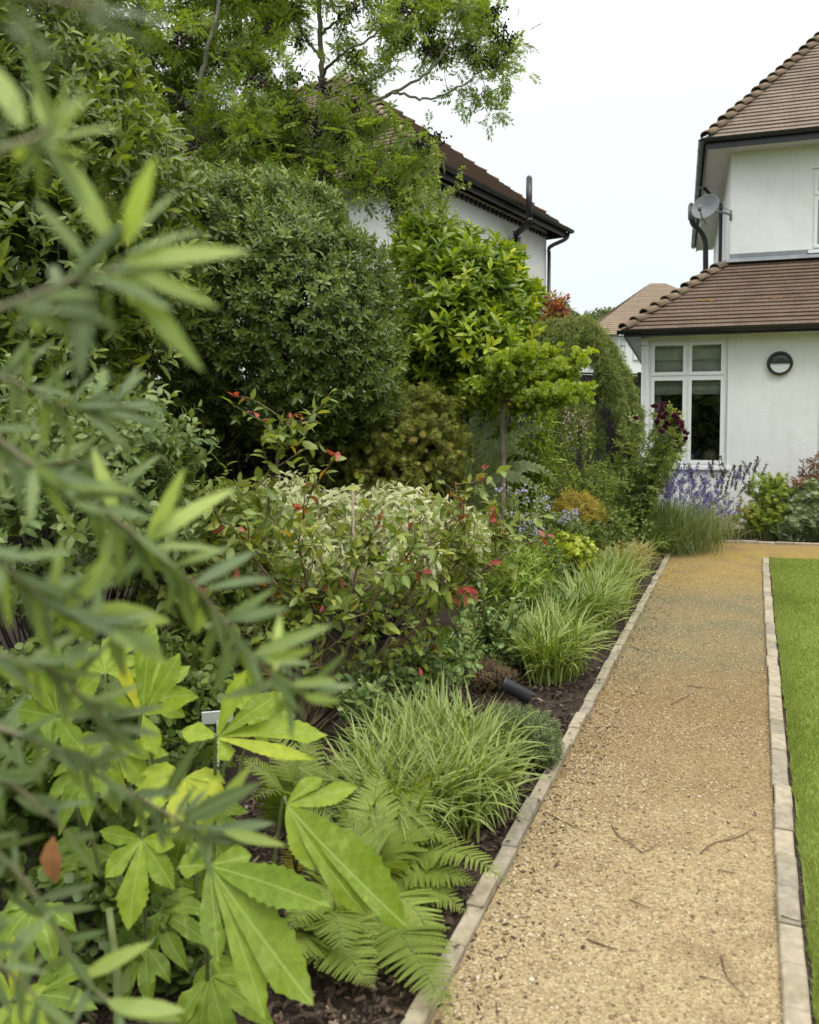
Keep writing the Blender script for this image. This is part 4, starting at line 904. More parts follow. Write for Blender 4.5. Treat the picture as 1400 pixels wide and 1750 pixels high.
def strand(S,dens=80,spread=.02,br=(.03,.10)):
    seg=np.linalg.norm(np.diff(S,axis=0),axis=1); cum=np.r_[0,np.cumsum(seg)]; n=int(cum[-1]*dens); u=rg.uniform(0,cum[-1],n)
    P=np.stack([np.interp(u,cum,S[:,k]) for k in range(3)],-1); P+=rg.normal(0,spread,P.shape)
    D=norm(rg.normal(0,.45,(n,3))+np.array([0,0,-1.0])); M=frames(rg,D,hint=(1,.5,0))*rg.uniform(.8,1.5,n)[:,None,None]; k=rg.integers(0,4,n); tt=np.clip(rg.normal(.5,.2,n)+rg.normal(0,.08),0,1)
    for j in range(4): lv.inst(nd[j],M[k==j],P[k==j],tt[k==j])
ARC=[[(985,552),(1015,558),(1045,600),(1074,660),(1088,715)],[(985,555),(1020,580),(1050,640),(1062,700)],[(985,552),(1030,575),(1062,630),(1080,690),(1088,700)],[(985,552),(950,548),(918,566),(896,600),(886,632)],[(985,553),(955,560),(930,590),(915,620)],[(985,553),(1000,548),(1030,590),(1035,620)],
[(985,554),(975,570),(965,600),(955,640)],[(985,554),(1000,570),(1018,600),(1030,640)],[(985,552),(935,555),(900,585),(884,610)],[(985,552),(1005,552),(1052,605),(1078,680),(1082,740)]]
for i,A_ in enumerate(ARC):
    dep=[0,-.35,.35,0,-.3,.4,-.4,-.15,.3,.15][i]; k=len(A_)
    S=smoothline([at(x,y,9.6+dep*j/(k-1)) for j,(x,y) in enumerate(A_)],7); ms.tube(S,np.linspace(.016,.004,len(S)),5); strand(S,480,.04)
    for q in range(20):
        j=rg.integers(5,len(S)); p=S[j]+rg.normal(0,.03,3); L=rg.uniform(.10,.36)*(1.25 if p[0]>c0[0]+.25 else .8); o=norm(np.array([p[0]-c0[0],p[1]-c0[1],0]))*rg.uniform(.0,.07)
        st=smoothline([p,p+o*.7-[0,0,L*.5],p+o-[0,0,L]],5); ms.tube(st,[.003]*len(st),3); strand(st,170,.02)
for px,py0,py1,w_ in ((962,640,790,26),(950,600,700,22),(1003,690,770,14)):
    for i in range(12):
        x=rg.normal(px,w_*.5); dz=rg.uniform(-.3,.1); S=smoothline([at(x,py0,9.6+dz),at(x+rg.normal(0,6),(py0+py1)/2,9.6+dz),at(x+rg.normal(0,10),py1+rg.uniform(-25,10),9.6+dz)],5); strand(S,100,.03)
ms.build('branches',M_stemb,t); lv.build('foliage',M_con,t)
# --- red tipped shrub behind
M_red=leafmat('red_leaf',[(0,(.12,.035,.025)),(.4,(.27,.065,.05)),(.6,(.32,.12,.06)),(.75,(.20,.22,.06)),(1,(.28,.32,.10))],trans=.35)
B=[blob(932,530,10.3,26,24,.3),blob(958,528,10.3,14,14,.2),blob(905,575,10.2,30,36,.3)]
shrub('photinia','shrub with bright red young leaves above the weeping conifer','shrub',base(930,10.4),B,lf2,M_red,200,71,L=.10,nl=6,stems=8,shell=.6,tint=.5,tvar=.3,clump=.2,out=.6,up=.9)
# --- ginkgo standard
M_gink=leafmat('ginkgo_leaf',[(0,(.10,.15,.02)),(.5,(.20,.29,.03)),(1,(.36,.46,.05))],trans=.42,mottle=.15)
fan=T_pack([(0,0,0),(-.5,.55,.12),(-.3,.85,-.02),(0,.9,.1),(.3,.85,-.02),(.5,.55,.12)],[(0,2,1),(0,3,2),(0,4,3),(0,5,4)],[(0,0,0),(1,-1,0),(1,-.5,0),(1,0,0),(1,.5,0),(1,1,0)])
rg=np.random.default_rng(81); Yg=7.2; 
t=thing('standard_ginkgo','small lollipop ginkgo tree with layered lime green head on a bare straight trunk','tree',base(860,Yg))
gk=lambda x,y,dz=0: at(x,y+6,Yg+dz)
mb=MB(); mb.tube(smoothline([base(860,Yg),gk(860,800),gk(858,720),gk(861,680)],5),np.linspace(.026,.022,16),10); mb.build('trunk',M_bark,t)
arms=[[(861,685),(830,670,-.1),(800,655,-.1)],[(861,685),(900,660,.1),(960,640,.1),(1000,600,0)],[(861,685),(845,640,.2),(815,618,.3)],[(861,680),(880,630,-.2),(905,600,-.3)],[(861,680),(910,680,-.3),(960,680,-.3),(1000,665,-.3)],[(861,685),(860,640,-.3),(850,610,-.3)],[(900,655,.1),(930,620,.3),(935,605,.3)],[(861,685),(890,690,.4),(940,668,.5)]]
ms=MB(); lv=MB(); frond=[]
for i in range(4):
    ps=[(fan,rotm('Z',rg.uniform(0,6.28))@rotm('X',rg.uniform(.2,1.3))@np.diag([rg.uniform(.034,.052)]*3),rg.normal(0,.012,3),rg.uniform(-.1,.1)) for j in range(6)]; frond.append(combine(ps))
for A_ in arms:
    S=smoothline([gk(*a) for a in A_],8); ms.tube(S,np.linspace(.014,.006,len(S)),6)
    n=330 if len(A_)>3 else 260; P=S[rg.integers(4,len(S),n)]+rg.normal(0,1,(n,3))*[.065,.085,.042]+[0,0,.03]
    # clumps
    cc=P[rg.integers(0,n,22)]; P=P*.45+cc[rg.integers(0,22,n)]*.55+rg.normal(0,.025,(n,3)); n=len(P)
    M=frames(rg,norm(rg.normal(0,.5,(n,3))+[0,0,1]))*rg.uniform(.8,1.2,n)[:,None,None]; tt=np.clip(.4+(P[:,2]-P[:,2].mean())*2.0+rg.normal(0,.15,n),0,1); k=rg.integers(0,4,n)
    for j in range(4): lv.inst(frond[j],M[k==j],P[k==j],tt[k==j])
ms.build('branches',M_stemb,t); lv.build('crown',M_gink,t)
# --- japanese maple
M_maple=leafmat('maple_leaf',[(0,(.09,.11,.025)),(.4,(.135,.175,.04)),(.75,(.20,.235,.06)),(1,(.28,.25,.09))],rough=.55,trans=.4,mottle=.2)
pal=combine([(diaT(1,.26,.15,.15),rotm('Z',R(a))@np.diag([s_]*3),(0,0,0),0) for a,s_ in ((-100,.6),(-62,.85),(-30,1),(0,1.1),(30,1),(62,.85),(100,.6))])
B=[blob(640,760,7.0,110,65,.6),blob(715,730,7.1,75,60,.5),blob(745,790,7.0,45,60,.4),blob(660,810,6.9,100,40,.5),blob(600,720,7.2,60,40,.5)]
shrub('japanese_maple','low domed japanese maple with fine brownish green leaves right of the dark shrub','shrub',base(680,7.2),B,pal,M_maple,2800,91,L=.05,nl=7,stems=30,r0=.02,smat=M_stemb,stray=120,shell=.5,lump=.2,tint=.4,tvar=.2,clump=.12,outer=.2,out=.8,up=.2,rnd=.5,spread=.9,stem=.07)
# --- cardoon
M_card=leafmat('cardoon_leaf',greens((.10,.155,.06),(.165,.235,.105),(.26,.33,.17)),rough=.6,trans=.25,kind='mid',extra=(.34,.40,.24),mottle=.2)
lobe=leafT(1,.62,((.12,.8),(.35,1),(.7,.55)),.25,.25)
def frond_mesh(mb,rg,P,nl,ll,leaf,tint,env=None,ang=62,flat=.3,twist=0.,side0=None,spreadz=.0,start=.12):
    """a pinnate leaf or fern frond along curve P"""
    S=smoothline(P,8); seg=np.linalg.norm(np.diff(S,axis=0),axis=1); cum=np.r_[0,np.cumsum(seg)]; u=np.linspace(start,.995,nl); x=u*cum[-1]
    C=np.stack([np.interp(x,cum,S[:,k]) for k in range(3)],-1); Tn=norm(np.stack([np.interp(x,cum,np.gradient(S[:,k])) for k in range(3)],-1))
    sd=norm(np.cross(Tn,np.array([0,0,1.]) if side0 is None else side0)); up=np.cross(sd,Tn)
    env=env or (lambda v:np.sin(np.clip(v*1.02,0,1)**.62*PI)*.96+.04); e=env(u)
    for s_ in (-1,1):
        a=R(ang)+rg.normal(0,.05,nl)-(u*.25); D=Tn*np.cos(a)[:,None]+sd*s_*np.sin(a)[:,None]+up*(flat*rg.normal(.3,.4,nl))[:,None]; D=norm(D)
        Z=norm(up-(up*D).sum(1,keepdims=True)*D); X=np.cross(D,Z); M=np.stack([X,D,Z],-1)*(ll*e*rg.uniform(.92,1.05,nl))[:,None,None]
        mb.inst(leaf,M,C+rg.normal(0,.001,C.shape),np.clip(tint+rg.normal(0,.06,nl),0,1))
    return S
t=thing('cardoon','tall cardoon with arching silver green deeply cut leaves behind the ginkgo trunk','plant',base(790,7.75)); rg=np.random.default_rng(95)
ms=MB(); lv=MB(); cb=base(800,7.75)
CL=[((790,880),(760,780),(748,710),(752,668)),((800,880),(800,800),(850,720),(905,700)),((800,880),(815,820),(870,770),(935,790)),((795,880),(830,830),(880,815),(940,845)),((790,880),(740,800),(700,760),(680,735)),((790,880),(770,810),(735,770),(705,800)),((795,880),(800,780),(815,700),(790,660)),((800,880),(840,800),(900,735),(960,740)),((790,880),(760,850),(720,850),(700,880)),((800,880),(830,850),(870,860),(900,890)),((795,880),(790,800),(770,730),(735,690)),((800,880),(820,790),(855,750),(870,720)),((790,880),(720,840),(690,800),(670,790)),((800,880),(860,820),(920,800),(960,830)),((795,880),(810,800),(830,720),(835,690)),((795,880),(770,790),(760,700),(770,660)),((790,880),(740,850),(700,840),(680,860))]
for i,l in enumerate(CL):
    yy=7.55+rg.uniform(-.2,.25); P=[cb]+[at(x,y,yy+.1*j) for j,(x,y) in enumerate(l[1:])]
    S=frond_mesh(lv,rg,P,26,.21,lobe,rg.uniform(.3,.85),ang=50,flat=.25,start=.2,side0=norm([rg.uniform(-.3,.3),-.85,.45])); ms.tube(S,np.linspace(.010,.003,len(S)),6)
ms.build('stems',M_card,t); lv.build('foliage',M_card,t)
# --- perovskia-like grey plumes above ginkgo
# --- bright whorled foliage (lily like) behind
M_bright=leafmat('bright_leaf',greens((.10,.17,.025),(.18,.28,.04),(.30,.40,.08)),trans=.35,mottle=.15)
narrow=leafT(1,.17,((.2,.7),(.5,1),(.8,.6)),.2,.3)
def uprights(name,label,cat,px,Y,tops,leaf,mat,seed,L,dens=26,droop=.3,sw=30,smat=None,group=None,tint=(.3,.9)):
    rg=np.random.default_rng(seed); b=base(px,Y); lines=[]
    for x,y in tops:
        dz=rg.uniform(-.25,.25); e=at(x,y,Y+dz); q=b+rg.normal(0,.06,3)*[1,1,0]; m=(q*.6+e*.4); m[2]=e[2]*.5; lines.append([q,m,e*.97+q*.03+[0,0,-.03],e])
    return shoots(name,label,cat,b,lines,leaf,mat,seed,L,dens,smat or M_stemg,.007,droop,group,tint)
rr=random.Random(5)
uprights('leafy_perennial','clump of bright green upright stems with whorls of narrow leaves right of the cardoon','plant',905,8.25,[(875+rr.uniform(-35,75),690+rr.uniform(-5,110)) for _ in range(46)],narrow,M_bright,101,.12,40)
uprights('leafy_perennial','loose green leafy stems between the dark conifer trunk and the rose','plant',985,8.6,[(975+rr.uniform(-50,75),805+rr.uniform(-20,45)) for _ in range(36)],leafT(1,.45),M_light,102,.05,34)
# white-pink flowering spikes at (985,720)
def flowerT(rg,r,np_=5,cup=.4):
    ps=[(diaT(1,.8,-.2,.2),rotm('Z',2*PI*i/np_)@rotm('X',cup)@np.diag([r]*3),(0,0,0),rg.uniform(-.1,.1)) for i in range(np_)]; return combine(ps)
def petalmat(name,stops): return leafmat(name,stops,rough=.6,trans=.3,mottle=.0,back=0,warm=(.9,.9,1))
M_pink=petalmat('petal_pale_pink',[(0,(.45,.25,.30)),(.5,(.62,.48,.52)),(1,(.75,.68,.66))])
M_lil=petalmat('petal_lilac',[(0,(.22,.20,.36)),(.5,(.38,.36,.54)),(1,(.58,.56,.68))])
M_vio=petalmat('petal_violet',[(0,(.09,.07,.26)),(.5,(.18,.155,.41)),(1,(.32,.29,.56))])
M_blu=petalmat('petal_slate',[(0,(.06,.05,.14)),(.5,(.11,.10,.22)),(1,(.2,.18,.34))])
M_dkp=petalmat('petal_dark_plum',[(0,(.05,.010,.028)),(.5,(.12,.022,.06)),(1,(.22,.07,.13))])
def flowers(mb,rg,P,T,sc=(.8,1.2),tint=(.2,.9)):
    n=len(P); M=frames(rg,norm(rg.normal(0,.6,(n,3))+[0,-.4,.5]))*rg.uniform(*sc,n)[:,None,None]; M=M[:,:,[0,2,1]]*np.array([1,1,1]); mb.inst(T,M,P,np.clip(rg.uniform(*tint,n),0,1))
def heads(t,rg,spots,Y,mat,r=.012,n=20,sig=(.03,.03,.03),name='flower_head',dz=.15):
    T=flowerT(rg,r)
    for x,y in spots:
        c=at(x,y,Y+rg.uniform(-dz,dz)); mb=MB(); flowers(mb,rg,c+rg.normal(0,1,(n,3))*sig,T); mb.build(name,mat,t)
t=uprights('flowering_spires','tall leafy spires with small pale pink flowers before the dark fence','plant',985,8.8,[(985,705),(972,715),(998,712),(965,735),(1005,740),(985,730),(1012,760),(960,760)],leafT(1,.5),M_light,103,.045,34)
rg=np.random.default_rng(5); heads(t,rg,[(985,712),(972,720),(998,720),(990,742),(975,750),(1002,735),(967,705)],8.8,M_pink,.013,12,(.03,.03,.05))
# grey green filler shrubs under fence
B=[blob(1065,815,9.4,55,26,.4),blob(1010,830,8.8,60,30,.4)]
shrub('low_shrub','airy light green shrub at the foot of the dark fence beneath the rose','shrub',base(1040,9.4),B,leafT(1,.4),M_light,900,105,L=.04,nl=6,stems=20,r0=.01,shell=.6,lump=.2,tint=.45,tvar=.2,stem=.07)
# --- rose
M_rosel=leafmat('rose_leaf',greens((.08,.14,.035),(.15,.22,.07),(.27,.33,.14)),trans=.3,kind='mid',extra=(.3,.35,.2))
rl5=pinnate(rg,2,.07,.045,.62,leafT(1,.6,fold=.15,droop=.1))
Yr=9.1
t=uprights('rose_bush','rose bush with clusters of dark plum blooms in front of the window','rose',1085,Yr,[(1100,740),(1130,715),(1145,700),(1158,718),(1120,705),(1170,750),(1142,750),(1128,770),(1150,730),(1165,760),(1082,720),(1120,760),(1060,760),(1075,790),(1140,790),(1040,790),(1100,800),(1155,775),(1066,745),(1135,745),(1110,785),(1085,765)],rl5,M_rosel,110,1.15,17,smat=M_stemg)
T=flowerT(rg,.044,6,.8); T2=flowerT(rg,.034,5,1.0); spots=[(1128,702),(1133,715),(1122,722),(1140,724),(1130,738),(1127,712),(1138,708),(1160,722),(1164,735),(1157,714),(1171,741),(1171,749),(1086,716),(1135,692),(1137,730),(1153,710),(1165,727),(1119,694)]
for x,y in spots:
    c=at(x,y,Yr-.28+rg.uniform(-.08,.08)); mb=MB()
    for q in range(3):
        n=3; flowers(mb,rg,c+rg.normal(0,.007,(n,3)),T if q<2 else T2,(.7,1.05),(.1,.9))
    mb.build('bloom',M_dkp,t)
# --- lavender
M_lav=leafmat('lavender_leaf',greens((.07,.11,.04),(.13,.18,.06),(.22,.27,.11)),rough=.6,trans=.2,mottle=.1)
def spikeclump(name,label,cat,b,nst,mat,fmat,seed,stemL=(.45,.65),lean=(.1,.5),az=None,azs=3,spr=(.18,.18),spike=.06,fn=22,fr=.009,fw=.010,leafn=900,leafL=(.2,.4),bw=.0022,group=None,leaflean=(.1,.7)):
    rg=np.random.default_rng(seed); t=thing(name,label,cat,b,group=group)
    mb=MB(); blades(mb,rg,b,leafn,spr,leafL,leaflean,bw,4,(.15,.9),az,azs); mb.build('foliage',mat,t)
    mb=MB(); C=blades(mb,rg,b,nst,spr,stemL,lean,.0014,6,(.3,.8),az,azs); mb.build('stalks',mat,t)
    fl=MB(); T=flowerT(rg,fr,4,.5)
    for c in C:
        d=norm(c[-1]-c[-2]); u=rg.uniform(-1,.15,fn)*spike; P=c[-1]+d*u[:,None]+rg.normal(0,fw,(fn,3)); flowers(fl,rg,P,T,(.7,1.2))
    fl.build('flower_spikes',fmat,t); return t
lb=G(1160,930); 
spikeclump('lavender','large lavender clump with violet spikes leaning over the corner of the path','lavender',G(1112,940),230,M_lav,M_vio,120,(.7,1.08),(.05,.5),az=.2,azs=2.4,spr=(.30,.22),spike=.06,leafn=5600,leafL=(.35,.75),bw=.003,fr=.013,leaflean=(.1,.95))
spikeclump('lavender','violet flowering lavender sprawling against the foot of the white wall','lavender',G(1190,924),120,M_lav,M_vio,121,(.4,.72),(.1,.55),az=.0,azs=1.2,spr=(.16,.15),spike=.06,leafn=900,leafL=(.25,.4),bw=.0026,fr=.012,fn=26)
spikeclump('lavender','slate blue flower heads over a low green clump left of the large lavender','lavender',G(1060,928),36,M_lav,M_blu,122,(.3,.42),(.1,.5),spr=(.15,.12),spike=.05,leafn=700,leafL=(.2,.35),fr=.012)
spikeclump('salvia_clump','clump of tall dark seed spikes standing against the white wall','perennial',G(1238,920),34,M_light,petalmat('spike_dark',[(0,(.04,.03,.035)),(1,(.10,.08,.10))]),123,(.75,1.1),(.0,.26),spr=(.30,.08),spike=.17,fn=70,fr=.013,fw=.009,leafn=260,leafL=(.2,.5),leaflean=(.05,.5))
B=[blob(1245,878,10.8,55,30,.25)]
shrub('low_shrub','sparse yellowish leafy perennial at the foot of the dark seed spikes','shrub',G(1245,918),B,leafT(1,.4),leafmat('yellow_leaf',greens((.20,.16,.05),(.30,.27,.08),(.42,.38,.14)),trans=.3),130,124,L=.045,nl=6,stems=24,r0=.004,smat=M_stemb,shell=.8,stem=.09,tint=.5)
# right bed
M_lace=leafmat('lacy_leaf',greens((.11,.17,.03),(.20,.28,.05),(.33,.40,.10)),trans=.35,mottle=.1)
B=[blob(1318,848,10.9,34,34,.28),blob(1298,888,10.8,36,22,.25),blob(1345,888,10.8,36,25,.25)]
shrub('lacy_shrub','bright green fine lacy leaved shrub at the middle of the bed under the wall lamp','shrub',G(1320,922),B,pal,M_lace,750,131,L=.05,nl=6,stems=20,r0=.006,smat=M_stemg,shell=.8,lump=.25,tint=.5,stem=.08)
M_steel=leafmat('steel_leaf',greens((.07,.12,.07),(.14,.20,.12),(.25,.31,.21)),trans=.2,mottle=.15)
B=[blob(1388,868,10.7,36,32,.35),blob(1368,892,10.6,32,18,.25),blob(1425,875,10.8,40,38,.35)]
shrub('grey_green_shrub','grey green cut leaved shrub at the right edge against the white wall','shrub',G(1392,925),B,pal,M_steel,900,132,L=.085,nl=6,stems=20,r0=.01,lump=.22,shell=.6,tint=.5,out=.8,up=.5,stem=.07)
M_bronze=leafmat('bronze_leaf',[(0,(.10,.05,.035)),(.5,(.19,.09,.06)),(1,(.22,.20,.10))],trans=.3)
B=[blob(1400,812,11.2,26,32,.25),blob(1365,836,11.0,16,12,.15)]
shrub('bronze_leaved_shrub','small upright shrub with bronze red leaves at the far right against the wall','shrub',base(1400,11.2),B,leafT(1,.4),M_bronze,260,133,L=.06,nl=7,stems=12,r0=.008,shell=.7,tint=.4,tvar=.25)
mb=MB(); t=thing('strap_leaved_plant','low dark green plant with lance shaped leaves spilling to the right edging','plant',G(1365,928)); rg=np.random.default_rng(134)
for q in range(9): blades(mb,rg,G(1345+q*8,925),60,(.06,.04),(.15,.30),(.3,1.0),.010,5,(.1,.7))
mb.build('foliage',M_steel,t)
# ================================================================ border front: sedges and clumps
M_sedge=leafmat('sedge_blade',greens((.08,.135,.022),(.155,.225,.04),(.27,.33,.08)),rough=.5,trans=.3,kind='stripe',extra=(.36,.43,.13),mottle=.08)
M_sedge2=leafmat('sedge_blade_tan',[(0,(.20,.14,.05)),(.4,(.26,.25,.08)),(1,(.45,.42,.20))],rough=.5,trans=.3,kind='stripe',extra=(.52,.48,.28),mottle=.08)
M_strap=leafmat('strap_blade',greens((.04,.09,.02),(.08,.15,.03),(.15,.24,.06)),rough=.35,trans=.25,mottle=.1)
M_strap2=leafmat('strap_blade_light',greens((.08,.14,.03),(.14,.22,.05),(.25,.34,.10)),rough=.45,trans=.3,mottle=.1)
def tuft(name,label,cat,spots,mat,seed,n,L,lean,W,spr=.065,group=None,az=None,azs=3.1):
    t=thing(name,label,cat,spots[0],group=group); rg=np.random.default_rng(seed); mb=MB()
    for s_ in spots: blades(mb,rg,s_,n,(spr,spr),L,lean,W,7,(.1,.95),az,azs)
    mb.build('blades',mat,t); return t
GR='striped sedge clumps along the edging'
tuft('sedge_clump','largest striped sedge clump, nearest the camera, behind the ferns','ornamental grass',[G(690,1430),G(760,1420),G(720,1370),G(790,1370),G(650,1380),G(800,1330),G(740,1320),G(690,1330),G(650,1440),G(800,1400)],M_sedge,201,270,(.22,.44),(.25,1.2),.0048,.06,GR)
tuft('sedge_clump','striped sedge clump beside the black spotlight, under the dark strap leaves','ornamental grass',[G(935,1165),G(965,1150),G(915,1140),G(950,1120)],M_sedge,202,240,(.28,.52),(.3,1.15),.0048,.05,GR)
tuft('sedge_clump','pale feathery sedge clump overhanging the edging right of the lime green plant','ornamental grass',[G(1000,1060),G(1035,1045),G(975,1030),G(1030,1020),G(945,1010),G(1055,1015),G(1010,1085)],M_sedge,203,240,(.3,.55),(.3,1.15),.0055,.07,GR)
tuft('sedge_clump','tan and brown sedge clump between the lime green plant and the lavender','ornamental grass',[G(1065,985),G(1040,975),G(1085,975)],M_sedge2,204,260,(.25,.42),(.3,1.1),.0055,.07,GR)
tuft('daylily_clump','dark green strap leaved clump arching between two striped sedges','plant',[G(955,1100),G(990,1085)],M_strap,205,90,(.35,.55),(.4,1.15),.009,.05)
tuft('daylily_clump','light green strap leaved clump at the base of the lavender','plant',[G(1100,955),G(1075,945),G(1120,948)],M_strap2,206,200,(.3,.5),(.4,1.2),.0075,.07)
tuft('grass_tuft','thin fresh green tuft left of the dark strap leaved clump','ornamental grass',[G(905,1060),G(890,1050)],M_strap2,207,150,(.3,.5),(.15,.6),.005,.05)
tuft('grass_tuft','soft green grassy tuft just behind the variegated shrub','ornamental grass',[base(560,6.6),base(610,6.6),base(510,6.6)],M_strap2,208,200,(.8,1.15),(.1,.8),.005,.09)
tuft('daylily_clump','dark grassy clump around the lilac flowers','plant',[G(1000,955),G(960,950)],M_strap,209,90,(.25,.45),(.2,.9),.006,.08)
# lime heuchera
rnd_leaf=leafT(1,.95,((.12,.55),(.4,1),(.75,.9)),.12,.15)
M_lime=leafmat('lime_leaf',greens((.20,.28,.04),(.36,.44,.07),(.52,.58,.16)),trans=.35,mottle=.1)
B=[blob(970,945,6.9,48,28,.28),blob(935,960,6.8,30,22,.2)]
shrub('heuchera','low mound of lime yellow rounded leaves right of the lilac flowers','plant',base(965,6.95),B,rnd_leaf,M_lime,420,211,L=.05,nl=5,stems=12,r0=.005,smat=M_stemg,shell=.5,tint=.5,out=.7,up=.8,stem=.03)
# euphorbia / golden
M_gold=leafmat('golden_leaf',[(0,(.14,.13,.03)),(.5,(.28,.24,.04)),(1,(.45,.38,.06))],trans=.3)
B=[blob(985,878,7.7,42,30,.25)]
shrub('golden_euphorbia','rounded golden green feathery mound behind the lilac flowers','plant',base(985,7.8),B,narrow,M_gold,650,212,L=.045,nl=8,stems=10,r0=.005,shell=.5,tint=.5,stem=.06)
# sedum
M_sedum=leafmat('sedum_leaf',greens((.08,.15,.05),(.15,.24,.09),(.26,.36,.16)),rough=.45,trans=.2,mottle=.1)
rr=random.Random(8)
oval=leafT(1,.6,((.15,.6),(.5,1),(.82,.8)),.2,.1)
uprights('sedum','fleshy blue green sedum with upright leafy stems on the dark soil','plant',835,4.9,[(835+rr.uniform(-55,60),1010+rr.uniform(-15,80)) for _ in range(34)],oval,M_sedum,213,.05,44,droop=.1)
B=[blob(800,985,5.4,70,30,.25),blob(900,1000,5.6,30,30,.2)]
shrub('leafy_perennial','bushy mid green perennial between the red tipped shrub and the pale sedge','plant',base(830,5.5),[blob(850,980,5.5,60,45,.3),blob(900,985,5.7,35,35,.25)],narrow,M_bright,420,214,L=.07,nl=7,stems=20,r0=.006,smat=M_stemg,shell=.6,tint=.35,stem=.07)
# penstemon lilac
t=uprights('lilac_perennial','loose perennial with small pale lilac flowers round the ginkgo trunk','plant',890,6.2,[(870+rr.uniform(-25,60),870+rr.uniform(-40,90)) for _ in range(40)],leafT(1,.3),M_rosel,215,.05,36)
rg=np.random.default_rng(216)
heads(t,rg,[(870,838),(888,842),(905,852),(925,858),(930,852),(880,880),(895,885),(905,892),(912,905),(922,900),(870,935),(882,938),(895,932),(905,925),(915,915),(888,918),(860,940),(918,882),(850,835),(900,836),(935,870),(895,905)],6.1,M_lil,.014,10,(.028,.03,.016))
t=uprights('pink_perennial','small clump of pinkish flowers at the foot of the golden mound','plant',972,6.9,[(960,885),(975,880),(985,885),(968,895),(990,893)],leafT(1,.4),M_rosel,217,.045,30)
heads(t,rg,[(958,882),(966,878),(975,880),(984,884),(970,890),(962,892),(980,876)],6.85,M_lil,.013,9,(.025,.03,.02))
# mixed green low planting filling the middle of the bed
M_mid=leafmat('mid_leaf',greens((.06,.11,.028),(.12,.18,.045),(.21,.28,.08)),trans=.3,mottle=.2)
shrub('geranium','low mid green ground covering perennial between the ginkgo trunk and the sedges','plant',base(905,6.6),[blob(905,965,6.4,60,40,.4),blob(960,915,7.2,60,30,.4),blob(1020,900,7.8,60,30,.4)],rnd_leaf,M_mid,900,218,L=.035,nl=6,stems=14,r0=.004,smat=M_stemg,shell=.7,tint=.4)
# thyme / creeping conifer at spotlight
M_juni=leafmat('creeping_leaf',greens((.06,.10,.045),(.11,.165,.07),(.19,.25,.12)),rough=.6,trans=.15,mottle=.1)
tiny=whorl(np.random.default_rng(4),diaT(1,.3),12,.018,.8,.035)
def mound(name,label,cat,b,blobs,mat,n,seed,temps,**kw):
    rg=np.random.default_rng(seed); t=thing(name,label,cat,b); mb=MB(); leafcrown(mb,rg,blobs,temps,n,**kw); mb.build('foliage',mat,t); ms=MB(); innerstems(ms,rg,b,blobs,16,.006); ms.build('stems',M_stemb,t); return t
mound('creeping_shrub','low fine textured grey green mound at the edging below the spotlight','plant',G(905,1290),[blob(905,1258,3.55,46,32,.14),blob(868,1245,3.65,44,24,.14),blob(930,1278,3.5,22,22,.1)],M_juni,2600,221,[tiny],shell=.5,tint=.45,tvar=.15,lump=.08,up=1.0,rnd=.4)
M_heath=leafmat('heather_twig',[(0,(.07,.045,.035)),(.6,(.14,.09,.065)),(1,(.18,.20,.08))],trans=.2)
mound('heather','small dry reddish brown twiggy heather on the soil beside the spotlight','plant',G(835,1175),[blob(830,1150,4.6,34,18,.12),blob(860,1160,4.5,22,12,.1)],M_heath,420,222,[tiny],shell=.8,tint=.4,tvar=.25,up=1.0,rnd=.4)
# spotlight
sp0=at(884,1181,4.1); t=thing('garden_spotlight','black cylindrical garden spotlight lying tilted on the dark soil','spotlight',[sp0[0],sp0[1],0])
ax_=norm(np.array([-.85,.15,.42])); mb=MB(); 
M_spot=plain('spot_black',(.022,.024,.028),.4,.15,8,.5)
prof=[(.03,-.075),(.036,-.07),(.036,.07),(.039,.075),(.039,.085),(.034,.085),(.032,.055),(.001,.055)]
lathe(mb,prof,sp0,ax_,24); mb.build('housing',M_spot,t)
mb=MB(); lathe(mb,[(.031,.06),(.001,.0601)],sp0,ax_,24); mb.build('lens',M_glass,t)
mb=MB(); mb.tube([sp0-ax_*.04,[sp0[0]+.03,sp0[1],.02],[sp0[0]+.03,sp0[1],-.03]],.009,6); mb.tube(smoothline([sp0-ax_*.07,sp0-ax_*.10+[0,0,-.02],[sp0[0]+.14,sp0[1]+.02,.012],[sp0[0]+.2,sp0[1]+.1,.008]],5),.004,5); mb.build('stake',M_spot,t)
# variegated shrub
M_var=leafmat('variegated_leaf',greens((.10,.16,.05),(.17,.24,.08),(.26,.32,.14)),kind='edge',extra=(.56,.56,.36),trans=.25,mottle=.1)
B=[blob(680,900,5.5,90,55,.45),blob(780,920,5.4,60,40,.35),blob(590,900,5.6,90,45,.4),blob(490,872,5.6,65,48,.35),blob(690,960,5.3,130,50,.4),blob(540,950,5.4,90,50,.4)]
shrub('variegated_shrub','drooping shrub with cream edged pale leaves in the middle of the bed','shrub',base(640,5.6),B,leafT(1,.36,((.2,.7),(.5,1),(.8,.6)),.2,.5),M_var,1400,231,L=.085,nl=7,nt=5,stems=20,r0=.012,shell=.4,lump=.12,tint=.5,tvar=.15,outer=.1,out=.9,up=-.25,rnd=.5,spread=.9,upw=.7,stem=.07,back=.3)
mb=MB(); mb.tube([G(604,1160)*[1,1,0]+[0,0,0],at(603,826,4.9)],[.011,.009],7); 
c_=base(604,4.9); mb=MB(); P=[c_,at(603,826,4.9)]; mb.tube([P[0],P[0]*.5+P[1]*.5,P[1]],[.010,.009,.008],8)
tag(mb.build('garden_cane',plain('cane',(.30,.25,.17),.7,.2,20)),'thin upright cane sticking up through the variegated shrub','cane')
